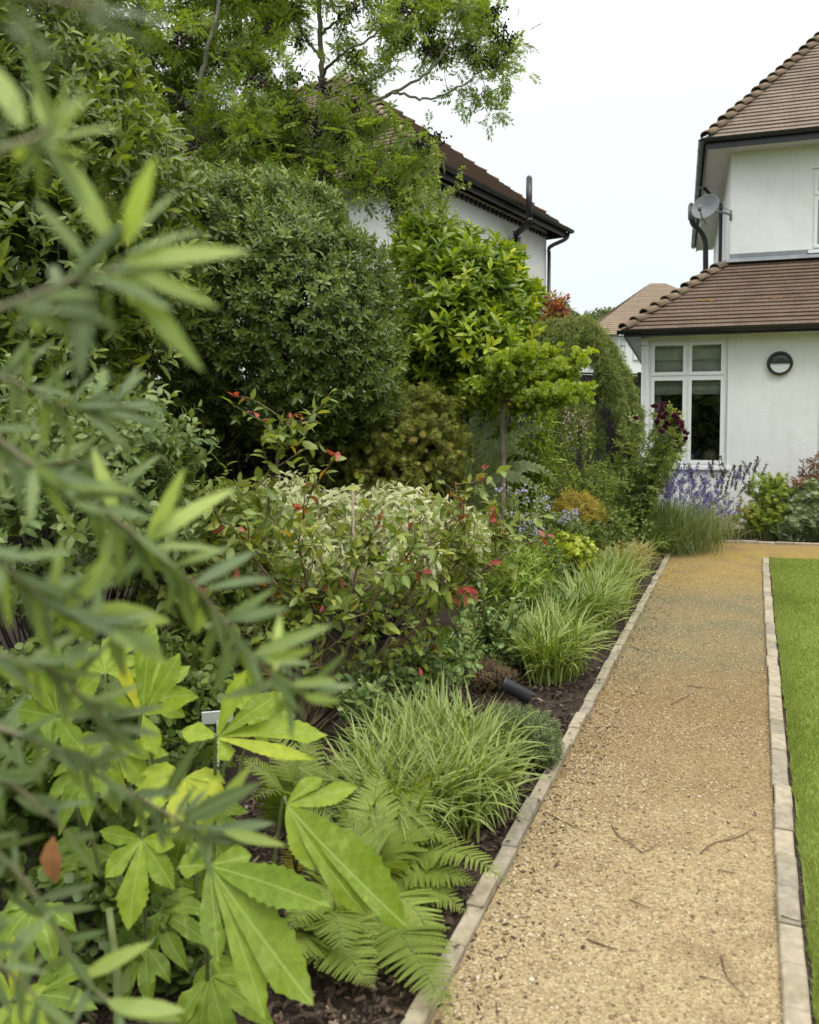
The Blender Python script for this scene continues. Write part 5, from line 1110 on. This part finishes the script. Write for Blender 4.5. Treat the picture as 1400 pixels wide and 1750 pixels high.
# red tipped open shrub in front (leucothoe like)
M_rt=leafmat('tipped_leaf',[(0,(.08,.14,.03)),(.35,(.14,.215,.045)),(.62,(.23,.30,.07)),(.78,(.36,.38,.10)),(.84,(.50,.32,.04)),(.88,(.24,.07,.05)),(1,(.33,.035,.05))],rough=.36,trans=.3,kind='mid',extra=(.34,.34,.14),mottle=.2)
ovl=leafT(1,.5,((.15,.55),(.42,1),(.75,.72)),.25,.3)
rg=np.random.default_rng(241); Yt=3.75
t=thing('red_tipped_shrub','open branching shrub with oval green leaves and red young tips in the middle foreground','shrub',G(500,1270))
b0=G(500,1270); ms=MB(); lv=MB()
mains=[[(500,1270),(470,1180),(430,1120),(520,1060)],[(510,1270),(520,1130),(515,1050),(560,1000)],[(515,1270),(600,1180),(700,1090),(760,1000),(790,930),(785,830)],[(510,1270),(560,1120),(640,1060),(720,1020),(800,1000)],[(500,1270),(490,1110),(460,1010),(455,900),(470,800),(488,715)],[(505,1270),(540,1120),(520,1000),(510,920),(530,830)],[(510,1270),(620,1200),(700,1150),(740,1110)],[(505,1270),(590,1120),(600,1000),(620,930),(650,890)],[(515,1270),(640,1130),(700,1010),(740,930),(800,880)],[(500,1270),(440,1160),(380,1080),(330,990)],[(515,1270),(680,1110),(780,1010),(840,960),(862,900)],[(505,1270),(560,1200),(620,1220),(680,1210)],[(500,1270),(540,1100),(430,960),(380,900)],[(515,1270),(600,1090),(660,990),(700,950)]]
tips=[]
for m in mains:
    dz=rg.uniform(-.35,.35); k=len(m); P=[b0+rg.normal(0,.03,3)*[1,1,0]]+[at(x+rg.normal(0,5),y+rg.normal(0,5),Yt+dz*(i+1)/k) for i,(x,y) in enumerate(m[1:])]
    S=smoothline(P,6); ms.tube(S,np.linspace(.011,.0022,len(S)),6)
    nt_=int(7+len(S)*.55)
    for q in range(nt_):
        i=rg.integers(len(S)//4,len(S)); a=S[i]; L=rg.uniform(.10,.30); d=norm(norm(rg.normal(0,1,3)*[1,1,.8])+norm(S[min(i+1,len(S)-1)]-S[i-1])*.5+[0,0,.25]); e=a+d*L; e[2]=max(e[2],.12)
        s2=smoothline([a,(a+e)/2+rg.normal(0,.02,3),e],5); ms.tube(s2,np.linspace(.004,.0015,len(s2)),5); tips.append((s2,rg.random()<.12))
    tips.append((S[-8:],True))
for s2,red in tips:
    n=rg.integers(6,11); u=np.linspace(.15,1,n); idx=u*(len(s2)-1); C=np.stack([np.interp(idx,np.arange(len(s2)),s2[:,k]) for k in range(3)],-1)
    td=norm(s2[-1]-s2[-3]); D=norm(norm(rg.normal(0,1,(n,3)))*.9+td*.7+[0,0,-.15]); sz=rg.uniform(.045,.082,n)
    tn=np.clip(rg.normal(.42,.17,n),0,.74); 
    if red: tn[-3:]=rg.uniform(.9,1,3); sz[-3:]*=.75
    if rg.random()<.06: tn[1]=.84
    lv.inst(ovl,frames(rg,D,roll=.5)*sz[:,None,None],C,tn)
ms.build('branches',M_stemb,t); lv.build('foliage',M_rt,t)
# fill at left of it: mid shrubs
M_left=leafmat('round_leaf',greens((.05,.10,.03),(.10,.165,.055),(.19,.26,.11)),rough=.42,trans=.28,kind='mid',extra=(.24,.3,.15),mottle=.15)
B=[blob(120,800,3.6,150,110,.5),blob(240,760,3.7,80,70,.35),blob(60,930,3.4,150,110,.5),blob(230,880,3.5,90,80,.4),blob(-60,750,3.6,110,140,.5),blob(300,770,3.8,45,28,.2)]
shrub('oval_leaved_shrub','blue green shrub with oval leaves on arching stems at the left below the laurel','shrub',base(120,3.8),B,ovl,M_left,1150,251,L=.062,nl=7,nt=5,stems=40,r0=.012,shell=.5,lump=.14,tint=.45,tvar=.17,outer=.2,out=.8,up=.3,rnd=.6,spread=.9,stem=.09)
ln=[[at(200,830,3.5),at(290,760,3.45),at(345,770,3.4),at(375,800,3.4)],[at(180,780,3.5),at(260,700,3.5),at(300,690,3.5)],[at(230,870,3.4),at(330,850,3.4),at(360,860,3.4)],[at(100,700,3.5),at(150,640,3.5),at(180,650,3.5)]]
B=[blob(360,900,4.2,110,70,.4),blob(420,970,4.3,80,80,.4),blob(330,1000,4.0,110,80,.4),blob(380,1090,3.9,90,60,.3)]
M_yel=leafmat('yellowish_leaf',greens((.08,.13,.03),(.16,.22,.05),(.28,.32,.10)),rough=.4,trans=.3,kind='mid',extra=(.3,.34,.14),mottle=.2)
shrub('camellia','yellowish green leaved shrub between the blue green shrub and the red tipped shrub','shrub',base(390,4.4),B,ovl,M_yel,900,252,L=.075,nl=6,nt=5,stems=34,r0=.012,smat=M_stemb,shell=.6,lump=.15,tint=.42,tvar=.17,outer=.2,out=.8,up=.3,rnd=.6,spread=.9,stem=.09)
# dark leafy understorey left near ground
shrub('ivy','dark ground hugging ivy in the shade below the palm shaped leaves','plant',base(200,3.0),[blob(150,1180,3.1,170,90,.5),blob(330,1200,3.3,80,50,.3),blob(60,1350,2.7,150,120,.4),blob(230,1420,2.6,120,80,.3),blob(200,1530,2.25,130,80,.3),blob(120,1250,2.5,130,60,.3),blob(280,1330,2.6,80,60,.3),blob(330,1640,2.2,90,40,.2)],rnd_leaf,M_mid,1500,253,L=.05,nl=6,stems=20,r0=.005,shell=.8,tint=.25,tvar=.15,stem=.05)
shrub('leafy_perennial','loose light green leafy perennial filling the gap behind the largest sedge','plant',base(690,4.0),[blob(700,1150,3.95,70,34,.2),blob(640,1190,3.7,50,30,.2),blob(770,1120,4.3,36,34,.2)],oval,M_sedum,300,254,L=.045,nl=6,stems=14,r0=.004,smat=M_stemg,shell=.8,lump=.2,tint=.4,tvar=.2,stem=.06)
# ferns
M_fern=leafmat('fern_leaf',greens((.10,.16,.03),(.18,.255,.055),(.28,.36,.09)),rough=.55,trans=.4,mottle=.1)
rg=np.random.default_rng(261)
def pinnaT(rg,n=13,W=.11):
    ps=[]; 
    for i in range(n):
        t=.04+.94*i/n; l=W*(1-t**1.5*.75)
        for s_ in (-1,1):
            v=[(0,t-.035,0),(s_*l*.95,t+.0,.012),(s_*l*.85,t+.045,.0),(0,t+.035,0)]
            ps.append((T_pack(v,[(0,1,2,3) if s_>0 else (3,2,1,0)],[(t,0,0),(t,s_,0),(t,s_,0),(t,0,0)]),np.eye(3),(0,0,-.12*t*t),0))
    ps.append((T_pack([(-.012,0,.004),(.012,0,.004),(0,1.02,-.12)],[(0,1,2)],[(0,0,0)]*3),np.eye(3),(0,0,0),.15))
    return combine(ps)
pin=pinnaT(rg)
def fern(label,b,fr,seed,ll=.11,mat=M_fern,group='ferns at the front of the bed',nl=34):
    rg=np.random.default_rng(seed); t=thing('fern',label,'fern',b,group=group); lv=MB(); ms=MB()
    for P in fr:
        P=[np.array(b)]+[np.array(p) for p in P]; S=frond_mesh(lv,rg,P,nl,ll*rg.uniform(.85,1.1),pin,rg.uniform(.3,.7),env=lambda v:np.where(v<.35,.45+.55*v/.35,1-((v-.35)/.65)**1.25*.96),ang=74,flat=.12,start=.2)
        ms.tube(S,np.linspace(.004,.001,len(S)),5)
    lv.build('fronds',mat,t); ms.build('stalks',M_stemg,t)
fb=G(615,1565)
fern('fern with fronds reaching over the stone edging onto the gravel',fb,[
 [at(640,1480,2.6),at(730,1455,2.6),at(800,1462,2.5),at(880,1518,2.4)],
 [at(640,1560,2.4),at(680,1590,2.25),at(720,1650,2.08),at(772,1742,1.9)],
 [at(640,1500,2.65),at(700,1480,2.75),at(760,1500,2.8),at(800,1540,2.8)],
 [at(600,1480,2.5),at(560,1420,2.5),at(520,1370,2.55)],
 [at(620,1470,2.7),at(650,1390,2.8),at(690,1330,2.9)],
 [at(610,1480,2.7),at(620,1400,2.8),at(615,1320,2.9),at(590,1270,3.0)],
 [at(620,1540,2.4),at(660,1560,2.35),at(700,1590,2.3),at(745,1625,2.25)],
 [at(590,1520,2.4),at(540,1530,2.35),at(500,1560,2.3)],[at(660,1510,2.5),at(740,1520,2.45),at(800,1560,2.4)],[at(650,1440,2.8),at(700,1400,2.85),at(740,1390,2.85)]],262,.14)
fern('smaller fern below the pointed green leaf tips on the bare soil',G(560,1640),[
 [at(570,1560,2.25),at(580,1590,2.15),at(595,1640,2.05)],
 [at(560,1560,2.3),at(520,1560,2.2),at(480,1600,2.1)],
 [at(580,1570,2.3),at(620,1580,2.25),at(650,1610,2.2)],[at(560,1600,2.2),at(600,1640,2.1),at(640,1690,2.0)],
 [at(550,1580,2.2),at(520,1540,2.25),at(490,1490,2.3)],
 [at(540,1600,2.2),at(490,1620,2.1),at(440,1650,2.0)],
 [at(560,1560,2.35),at(545,1500,2.45),at(530,1450,2.5)]],263,.11)
fern('upright fern rising behind the broad palm shaped leaf',G(500,1440),[
 [at(500,1340,2.8),at(480,1270,2.85),at(450,1230,2.9)],
 [at(510,1340,2.9),at(530,1270,3.0),at(560,1230,3.0)],
 [at(490,1360,2.75),at(440,1310,2.75),at(400,1290,2.8)],
 [at(520,1360,2.9),at(580,1310,2.95),at(620,1290,3.0)],
 [at(500,1370,2.7),at(470,1350,2.6),at(420,1370,2.5)]],264,.13)
M_fy=leafmat('fern_yellow',greens((.20,.22,.04),(.34,.35,.07),(.45,.45,.12)),trans=.4)
fern('single yellowing fern frond between two broad palm shaped leaves',G(505,1500),[[at(500,1440,2.3),at(500,1400,2.3),at(492,1375,2.3)],[at(510,1450,2.35),at(520,1420,2.3),at(525,1400,2.3)]],265,.06,M_fy,nl=16)
fern('broad light fern in front of the largest sedge, arching to the right',G(640,1520),[
 [at(680,1440,2.65),at(740,1420,2.65),at(790,1450,2.6)],[at(670,1450,2.6),at(700,1380,2.7),at(740,1330,2.8)],[at(650,1440,2.6),at(640,1370,2.7),at(650,1310,2.8)],[at(690,1490,2.55),at(750,1490,2.5),at(820,1510,2.45)],[at(680,1530,2.4),at(720,1570,2.3),at(745,1640,2.15)],[at(640,1470,2.5),at(600,1410,2.6),at(570,1370,2.6)]],266,.13)
# white plant label
t0=at(372,1224,2.9); ax3=[norm([1,.25,0]),norm([-.25,1,.3]),norm(np.cross([1,.25,0],[-.25,1,.3]))]
mb=MB(); mb.box((-.055,-.0,-.03),(.055,.004,.02),ax3,t0); mb.box((-.004,.001,-t0[2]-.0),(.004,.005,-.02),[[1,0,0],[0,1,0],[0,0,1]],t0)
tag(mb.build('plant_label',plain('label_white',(.68,.70,.72),.4,.03,4),smooth=False),'small blank white plastic plant label standing in the soil behind the palm shaped leaves','plant label')
# ---- fatsia
M_fat=leafmat('fatsia_leaf',[(0,(.07,.135,.02)),(.45,(.135,.225,.025)),(.75,(.24,.34,.035)),(1,(.50,.50,.05))],rough=.42,trans=.36,spec=.22,kind='vein',extra=(.34,.44,.12),mottle=.2)
def palmT(rg,nlobe=8,span=230,droop=.35,ns=12,curl=.25):
    ps=[]; da=span/(nlobe-1); tn=math.tan(R(da/2))*.99
    for i in range(nlobe):
        a=-span/2+da*i; Lh=(1-.32*abs(a/(span/2))**1.5)*rg.uniform(.93,1.05); v=[(0,0,0)]; uv=[(0,0,0)]; f=[]
        tilt=rg.uniform(-.12,.12); bend=rg.uniform(-.10,.10); dr=droop*rg.uniform(.8,1.3)
        n=ns*2
        for j in range(1,n+1):
            t=j/(n+1)
            prof=.072+.078*math.sin(min(1,t/.64)*PI/2)**2 if t<.64 else .15*max(0,(1-((t-.64)/.36)**1.6))
            ser=(.022 if j%2 else -.010) if t>.38 else 0
            hw=min(prof+ser*(1-t),t*tn); 
            z=-dr*t*t*Lh+.05*math.sin(t*3)
            for k,s_ in enumerate((-1,-.5,0,.5,1)):
                zz=z+abs(s_)*hw*.32-(.018*math.sin(t*22+i*3) if abs(s_)==1 and t>.3 else 0)+s_*hw*tilt
                v.append((s_*hw+bend*max(0,t-.35)**2*1.5,t*Lh,zz+.035*math.sin(t*9+i*2)*t)); uv.append((t,s_*hw/.145,0))
        v.append((bend*.634,Lh,-dr*Lh)); uv.append((1,0,0)); e=len(v)-1
        for k in range(4): f.append((0,2+k,1+k))
        for j in range(n-1):
            A_=1+5*j; B_=A_+5
            for k in range(4): f.append((A_+k,A_+k+1,B_+k+1,B_+k))
        A_=1+5*(n-1)
        for k in range(4): f.append((A_+k,A_+k+1,e))
        ps.append((T_pack(v,f,uv),rotm('Z',R(-a)),(0,0,0),rg.uniform(-.04,.04)))
    return combine(ps)
rg=np.random.default_rng(271)
pals=[palmT(rg,5,138,.42),palmT(rg,5,128,.5),palmT(rg,7,205,.25),palmT(rg,6,170,.45)]

t=FAT=thing('fatsia','large shrub with broad yellow green palm shaped leaves in the lower left foreground','shrub',G(190,1900))
fb=G(190,1900)
# (junction px,py,depth), (tip px,py,depth) , template, tint, face normal hint
FL=[((330,1400),2.35,(430,1450),2.3,3,.4,(.1,-.6,.8)),
((160,1310),2.1,(60,1380),2.0,3,.42,(-.3,-.7,.6)),((360,1670),1.9,(380,1750),1.8,1,.50,(.1,-.8,.5)),
((270,1560),2.1,(330,1620),2.0,3,.35,(0,-.6,.8)),((90,1280),2.2,(20,1220),2.3,0,.4,(-.2,-.8,.5)),((250,1620),2.0,(200,1700),1.9,0,.3,(0,-.6,.8)),((60,1550),1.9,(10,1620),1.8,3,.35,(-.1,-.7,.7)),((315,1330),2.1,(300,1390),2.0,2,.8,(.2,-.7,.6)),((180,1150),2.3,(190,1080),2.4,2,.6,(0,-.9,.3)),((250,1200),2.3,(330,1120),2.4,1,.55,(0,-.9,.3)),((150,1450),2.2,(90,1530),2.1,2,.35,(0,-.7,.6)),((420,1220),2.4,(470,1190),2.45,3,.6,(0,-.6,.7)),((300,1500),2.2,(290,1600),2.15,1,.3,(0,-.8,.5)),((400,1580),2.2,(450,1640),2.1,3,.28,(0,-.6,.7)),((60,1700),1.8,(120,1790),1.7,2,.3,(0,-.6,.7))]
SZ=[.20,.16,.19,.16,.17,.14,.17,.17,.15,.12]+[.15]*30
ms=MB()
for i,((jx,jy),Yj,(tx,ty),Yt_,k,ti,nh) in enumerate(FL):
    J=at(jx,jy,Yj); T_=at(tx,ty,Yt_); D=norm(T_-J); Z=norm(np.array(nh)-np.dot(nh,D)*D); X=np.cross(D,Z); L=max(np.linalg.norm(T_-J)*.97,SZ[i])
    mb=MB(); mb.inst(pals[k],np.stack([X,D,Z],-1)[None]*L,J[None],np.array([ti])); mb.build('leaf',M_fat,t)
    st=J*.72+fb*.28+np.array([rg.normal(0,.04),.2,0]); st[2]=max(J[2]-.45,.0)
    mid=(st+J)/2+[0,0,.05]-D*.05; S=smoothline([st,mid,J-D*.02-Z*.01,J],6); ms.tube(S,np.linspace(.006,.0035,len(S)),6)
def tracedleaf(J,Y0,tips,nh,tint,bow=.05,dep=.16):
    """one leaf: every lobe a curved strip from the stalk junction J to its own tip, fused near the base. tips: (px,py,width px,extra tint)"""
    J3=at(*J,Y0); nh=norm(nh); mb=MB()
    tips=sorted(tips,key=lambda q:math.atan2(q[1]-J[1],q[0]-J[0])); m=len(tips)
    T3=[at(x,y,Y0-dep*math.hypot(x-J[0],y-J[1])/250*(1 if y>J[1] else -.6)) for x,y,*_ in tips]
    D0=[norm(p-J3) for p in T3]; an=[math.atan2(q[1]-J[1],q[0]-J[0]) for q in tips]
    for i,(x,y,w,dt) in enumerate(tips):
        P=T3[i]; L=np.linalg.norm(P-J3); hwid=w*Y0/F*.5; N=26
        gl=an[i]-an[i-1] if i else 9; gr=an[i+1]-an[i] if i<m-1 else 9
        gl=min(gl,.95)*.5;gr=min(gr,.95)*.5
        side=norm(rg.normal(0,1,3)); wig=rg.uniform(-.04,.04)
        mid=(J3+P)/2+nh*L*bow*rg.uniform(.8,1.6)+norm(np.cross(D0[i],nh))*L*wig
        v=[];uv=[];tt=[]
        for j in range(N+1):
            t=j/N; C=(1-t)**2*J3+2*t*(1-t)*mid+t*t*P; Td=norm(2*(1-t)*(mid-J3)+2*t*(P-mid)); X=norm(np.cross(Td,nh)); Zn=np.cross(X,Td)
            prof=(.40+.60*math.sin(min(1,t/.60)*PI/2)**2) if t<.60 else max(.0,1-((t-.60)/.40)**1.75)
            ser=(.10 if j%2 else -.05)*(1 if .35<t<.97 else 0)
            ws=[min(hwid*(prof+ser*prof),t*L*math.tan(g)*(1.01 if t<.3 else .96)+.0005) for g in (gr,gl)]   # X points to the +angle side in the picture
            for s_ in (-1,-.5,0,.5,1):
                h=ws[0] if s_>0 else ws[1]
                z=.16*abs(s_)*h+(.07*hwid*math.sin(t*21+i*2+(1 if s_>0 else 4)) if abs(s_)==1 and t>.3 else 0)+.035*L*math.sin(t*7+i*1.7)*abs(s_)*.5*t
                v.append(C+X*s_*h+Zn*z); uv.append((t,s_*h/max(hwid,1e-4),0)); tt.append(tint+dt+.10*math.sin(i*2.1)+(.10*max(0,t-.8)))
        V=np.array(v).reshape(N+1,5,3); mb.grid(V,np.clip(np.array(tt),0,1),np.array(uv))
    mb.build('leaf',M_fat,FAT)
    st=J3*.72+fb*.28+np.array([rg.normal(0,.04),.22,0]); st[2]=max(J3[2]-.5,.0); S=smoothline([st,(st+J3)/2+[0,0,.04],J3+(J3-np.mean(T3,0))*.08-nh*.01,J3],6); ms.tube(S,np.linspace(.006,.0035,len(S)),6)
tracedleaf((358,1479),1.72,[(566,1551,60,0),(536,1719,84,.02),(454,1744,58,0),(373,1646,48,-.04),(304,1482,52,.0),(330,1440,40,.0),(430,1462,50,-.05)],(.05,-.8,.62),.46)
tracedleaf((490,1375),1.95,[(612,1344,40,.04),(699,1587,98,.03),(626,1564,62,0),(537,1489,42,0),(552,1330,36,.05)],(-.2,-.78,.6),.52)
tracedleaf((373,1260),2.1,[(561,1256,54,.1),(484,1183,46,.0),(540,1300,26,.12),(422,1144,32,.0),(392,1300,42,.25),(310,1250,40,.12)],(0,-.6,.8),.58)
tracedleaf((244,1221),2.1,[(262,1058,42,.05),(308,1116,42,.0),(196,1108,22,.3),(332,1190,20,.1),(180,1190,40,.1),(270,1290,36,.25)],(.05,-.97,.15),.5)
tracedleaf((100,1225),2.0,[(133,1106,46,0),(92,1095,50,-.05),(173,1150,38,0),(50,1130,44,-.1),(20,1210,40,-.1),(150,1290,40,.1)],(-.05,-.95,.25),.42)
tracedleaf((243,1435),1.9,[(219,1590,52,.08),(298,1520,40,0),(300,1445,32,0),(180,1500,40,-.05),(170,1420,30,-.1)],(.05,-.92,.35),.52)
tracedleaf((26,1712),1.5,[(-25,1650,22,.1),(22,1596,20,.1),(80,1685,22,.1),(90,1755,24,.05),(40,1800,24,.0),(-30,1770,24,0)],(.05,-.8,.6),.6)
tracedleaf((364,1637),1.95,[(375,1731,28,.1),(420,1730,26,.15),(330,1693,22,.0),(400,1650,20,0)],(.05,-.9,.4),.42,.04)
tracedleaf((190,1270),2.2,[(100,1330,40,.1),(200,1390,44,.2),(260,1350,40,.15),(120,1270,36,0),(290,1290,30,.2)],(.0,-.85,.5),.5)
tracedleaf((440,1200),2.45,[(400,1150,24,.1),(425,1130,24,.05),(490,1190,26,0),(505,1225,30,.0),(450,1250,30,.1)],(.0,-.85,.5),.48)
ms.tube(smoothline([fb,fb+[.02,0,.25],fb+[-.02,.06,.42]],4),np.linspace(.012,.008,9),8)
ms.build('stems',M_stemg,t)
# second darker background fatsia foliage
# ---- narrow leaved foreground shrub (blurred, close to the lens)
M_wil=leafmat('willow_leaf',[(0,(.09,.135,.07)),(.35,(.165,.235,.11)),(.6,(.27,.36,.12)),(1,(.44,.54,.14))],warm=(1.05,1.05,1.0),rough=.5,trans=.4,kind='mid',extra=(.36,.42,.22),mottle=.05)
wl_=leafT(1,.165,((.12,.6),(.35,1),(.65,.85),(.88,.4)),.2,.12)
t=thing('narrow_leaved_shrub','out of focus grey green shrub with long narrow leaves, close at the left edge','shrub',(-1.15,1.0,0))
rg=np.random.default_rng(281); ms=MB(); lv=MB(); root=np.array([-1.15,1.0,0])
def wleaf(a,b,w=1,ti=.4,hint=(0,-.8,.5)):
    D=b-a; L=np.linalg.norm(D); D=D/L; h=np.array(hint)+rg.normal(0,.25,3); Z=norm(h-np.dot(h,D)*D); X=np.cross(D,Z); M=np.stack([X*w,D,Z],-1)*L; lv.inst(wl_,M[None],a[None],np.array([ti]))
WS=.78
def wbranch(P,r,n,L,ti=(.15,.6),start=.15,w=1.0,back=True):
    """P list of (px,py,Y)"""
    P=[(x,y,d*WS) for x,y,d in P]; r*=WS; L*=WS*.84; ti=(ti[0]*.5,ti[1]*.82)
    S=smoothline([at(*p) for p in P],6)
    ms.tube(S,np.linspace(r,r*.45,len(S)),6)
    if back:
        mid=(root+S[0])/2+[-.1,0,.05]; q=smoothline([root+rg.normal(0,.04,3)*[1,1,0],mid,S[0]],5); ms.tube(q,np.linspace(r*1.5,r,len(q)),6)
    for i in range(n):
        u=start+(1-start)*(i+.5)/n; x=u*(len(S)-1); C=np.array([np.interp(x,np.arange(len(S)),S[:,k]) for k in range(3)]); j=min(int(x),len(S)-2); td=norm(S[j+1]-S[j])
        D=norm(td*rg.uniform(.35,.9)+norm(rg.normal(0,1,3)*[1,.5,1])*.85); wleaf(C,C+D*L*rg.uniform(.7,1.15),w*rg.uniform(.85,1.2),rg.uniform(*ti))
    return S
# upper whorl
E=lambda a,Ya,b,Yb,w=1,ti=.5: wleaf(at(*a,Ya*WS),at(*b,Yb*WS),w,ti)
wbranch([(-80,560,.62),(20,520,.64),(120,480,.66),(205,455,.68)],.0035,16,.085,(.2,.6))
for a,b,w_,ti in [((205,450),(428,415),1.05,.75),((205,452),(372,520),1.0,.6),((200,455),(345,632),1.0,.5),((215,420),(255,265),1.5,.95),((195,420),(100,255),1.1,.65),((205,400),(180,285),.9,.6),((225,410),(300,310),.8,.5),((150,470),(130,640),1.3,.05),((185,475),(185,580),1.0,.1),((120,470),(20,560),1.6,.1),((210,440),(340,380),1.2,.55),((150,450),(60,330),1.1,.45)]: E(a,.68,b,.68+rg.uniform(-.05,.04),w_,ti)
wbranch([(-60,330,.6),(0,260,.6),(60,235,.62),(95,215,.62)],.003,10,.07,(.3,.7))
for a,b,w_,ti in [((90,240),(200,205),1.2,.85),((95,235),(140,160),1.2,.75),((90,230),(50,120),1.1,.7),((85,245),(150,265),1.1,.8),((40,220),(-20,90),1.4,.7),((60,240),(75,330),1.2,.05),((95,230),(110,120),1.0,.6)]: E(a,.62,b,.62+rg.uniform(-.04,.04),w_,ti)
wbranch([(-90,-40,.5),(40,-10,.5),(140,10,.52),(190,25,.53)],.003,6,.06,(.0,.1))
for a,b in [((120,10),(265,65)),((60,0),(180,-40)),((60,10),(10,90)),((0,40),(120,95))]: E(a,.52,b,.53,1.2,.02)
# main stem 1
wbranch([(-60,700,.85),(20,770,.88),(110,830,.9),(200,890,.92),(270,945,.94),(340,1010,.97),(400,1085,1.0),(460,1150,1.02),(530,1195,1.04)],.0042,70,.09,(.1,.7),start=.05)
for a,b,w_,ti in [((430,1120),(570,1065),1,.5),((470,1150),(480,1040),1.0,.9),((500,1170),(580,1160),1.1,.55),((520,1190),(575,1200),1.3,.6),((450,1130),(540,1110),1.2,.75),((400,1080),(360,1190),.9,.2),((380,1060),(500,1035),1.1,.25),((330,1000),(440,935),1.15,.2),((345,1010),(460,975),1.25,.2),((250,940),(310,800),1.0,.85),((245,930),(400,820),1.1,.85),((260,940),(180,1000),1.3,.3),((200,890),(160,760),1.1,.85),((150,1040),(295,1060),1.7,.8),((210,960),(60,1060),1.5,.6),((200,1000),(60,990),1.3,.35),((300,960),(330,1100),.9,.2)]: E(a,.94,b,.94+rg.uniform(-.06,.06),w_,ti)
wbranch([(-80,900,.8),(0,960,.8),(70,1020,.82),(150,1060,.84),(210,1075,.86)],.0036,40,.085,(.2,.8))
wbranch([(-80,620,.95),(20,650,.95),(100,690,.97),(160,700,.98),(200,690,1.0)],.003,42,.075,(.1,.6))
wbranch([(-80,780,1.05),(40,800,1.05),(130,790,1.05),(210,830,1.08)],.003,42,.075,(.1,.6))
# stem 2, 3
wbranch([(-60,1230,1.05),(60,1265,1.08),(160,1320,1.1),(240,1365,1.12),(310,1405,1.14),(360,1440,1.16)],.0042,50,.08,(.02,.45),start=.05)
for a,b,w_,ti in [((310,1405),(435,1340),1.2,.2),((340,1420),(430,1310),1.0,.75),((350,1425),(470,1400),1.3,.15),((360,1440),(355,1480),1,.2),((380,1420),(490,1445),1.0,.75),((280,1370),(335,1270),1.1,.05),((230,1350),(250,1440),1,.1)]: E(a,1.15,b,1.15+rg.uniform(-.05,.05),w_,ti)
wbranch([(-60,1420,1.0),(10,1470,1.02),(60,1530,1.04),(110,1610,1.06),(140,1670,1.08),(210,1730,1.1)],.0042,22,.08,(.02,.4),start=.05)
for a,b,w_,ti in [((140,1670),(255,1610),1.2,.8),((200,1720),(315,1725),1.5,.75),((180,1710),(310,1745),1.3,.7)]: E(a,1.08,b,1.08,w_,ti)
wbranch([(-80,1080,.9),(0,1120,.9),(80,1140,.92),(150,1200,.95),(200,1260,.97)],.0036,36,.08,(.1,.7))
wbranch([(-80,1320,.9),(0,1330,.92),(70,1380,.94),(130,1440,.97)],.0036,12,.08,(.02,.4))
wbranch([(-80,1600,.85),(0,1650,.87),(80,1720,.9)],.0036,16,.08,(.02,.5))
for a,b in [((85,1430),(90,1530)),((65,1430),(68,1470))]: pass
ms.build('stems',plain('willow_stem',(.22,.20,.12),.6,.2,20),t); lv.build('foliage',M_wil,t)
mb=MB(); D=norm(at(85,1525,1.1)-at(92,1430,1.1)); M=np.stack([np.cross(D,norm([0,-1,.2])),D,norm([0,-1,.2])],-1); mb.inst(leafT(1,.42,fold=.5),M[None]*.075,at(92,1428,1.1)[None],np.array([.5])); mb.build('dead_leaf',plain('dead_leaf',(.42,.20,.09),.7,.2,40),t)
# ---- distant trees
M_far2=leafmat('far_foliage',greens((.05,.085,.035),(.09,.13,.055),(.14,.18,.08)),trans=.2)
bigdia=combine([(diaT(1,.7),rotm('Z',rg.uniform(0,6.3))@rotm('X',rg.uniform(-1,1))@np.diag([.35]*3),rg.normal(0,.25,3),rg.uniform(-.1,.1)) for _ in range(9)])
def fartree(label,px,py,Y,rx,ry,n,seed):
    rg=np.random.default_rng(seed); b=base(px,Y); t=thing('distant_tree',label,'tree',b,group='distant trees beyond the gardens'); mb=MB()
    bl=[blob(px+rg.uniform(-.4,.4)*rx,py+rg.uniform(-.3,.5)*ry,Y,rx*.6,ry*.6) for _ in range(5)]+[blob(px,py+ry*.9,Y,rx*.8,ry)]
    leafcrown(mb,rg,bl,[bigdia],n,shell=.4,lump=.15,back=.2,sc=(.8,1.3)); mb.build('crown',M_far2,t)
    mb=MB(); mb.tube([b,at(px,py,Y)],[.3,.15],7); mb.build('trunk',M_stemb,t)
fartree('distant dark tree seen over the weeping conifer, nearest the downpipe',955,548,60,26,26,500,301)
fartree('distant rounded tree left of the far brown roof',1005,560,66,24,22,450,302)
fartree('distant pale tree just touching the left slope of the far brown roof',1035,552,75,26,20,450,303)
# ---- behind the camera: hedge and trees closing the lawn (reflected in the windows)
M_hedge=M_far2
for i,(x,y,h) in enumerate(((4,-9,4.5),(9,-8,5.5),(14,-6,4.8),(-2,-9,5),(19,-3,5.5),(21,3,5),(22,9,4.5))):
    rg=np.random.default_rng(400+i); b=np.array([x,y,0.]); t=thing('garden_tree',['broad leafy tree at the end of the lawn behind the viewer','tall leafy tree behind the viewer','leafy tree at the far side of the lawn','leafy tree behind the viewer on the left','tall leafy tree across the lawn','round leafy tree across the lawn','low leafy tree across the lawn'][i],'tree',b,group='trees around the lawn'); mb=MB()
    leafcrown(mb,rg,[(b+[0,0,h*.55],np.array([3.2,2.2,h*.5])),(b+[1,0,h*.3],np.array([3.,2.0,h*.32]))],[bigdia],1500,shell=.5,back=1,sc=(.8,1.4)); mb.build('crown',M_hedge,t)
    mb=MB(); mb.tube([b,b+[0,0,h*.6]],[.25,.12],8); mb.build('trunk',M_stemb,t)
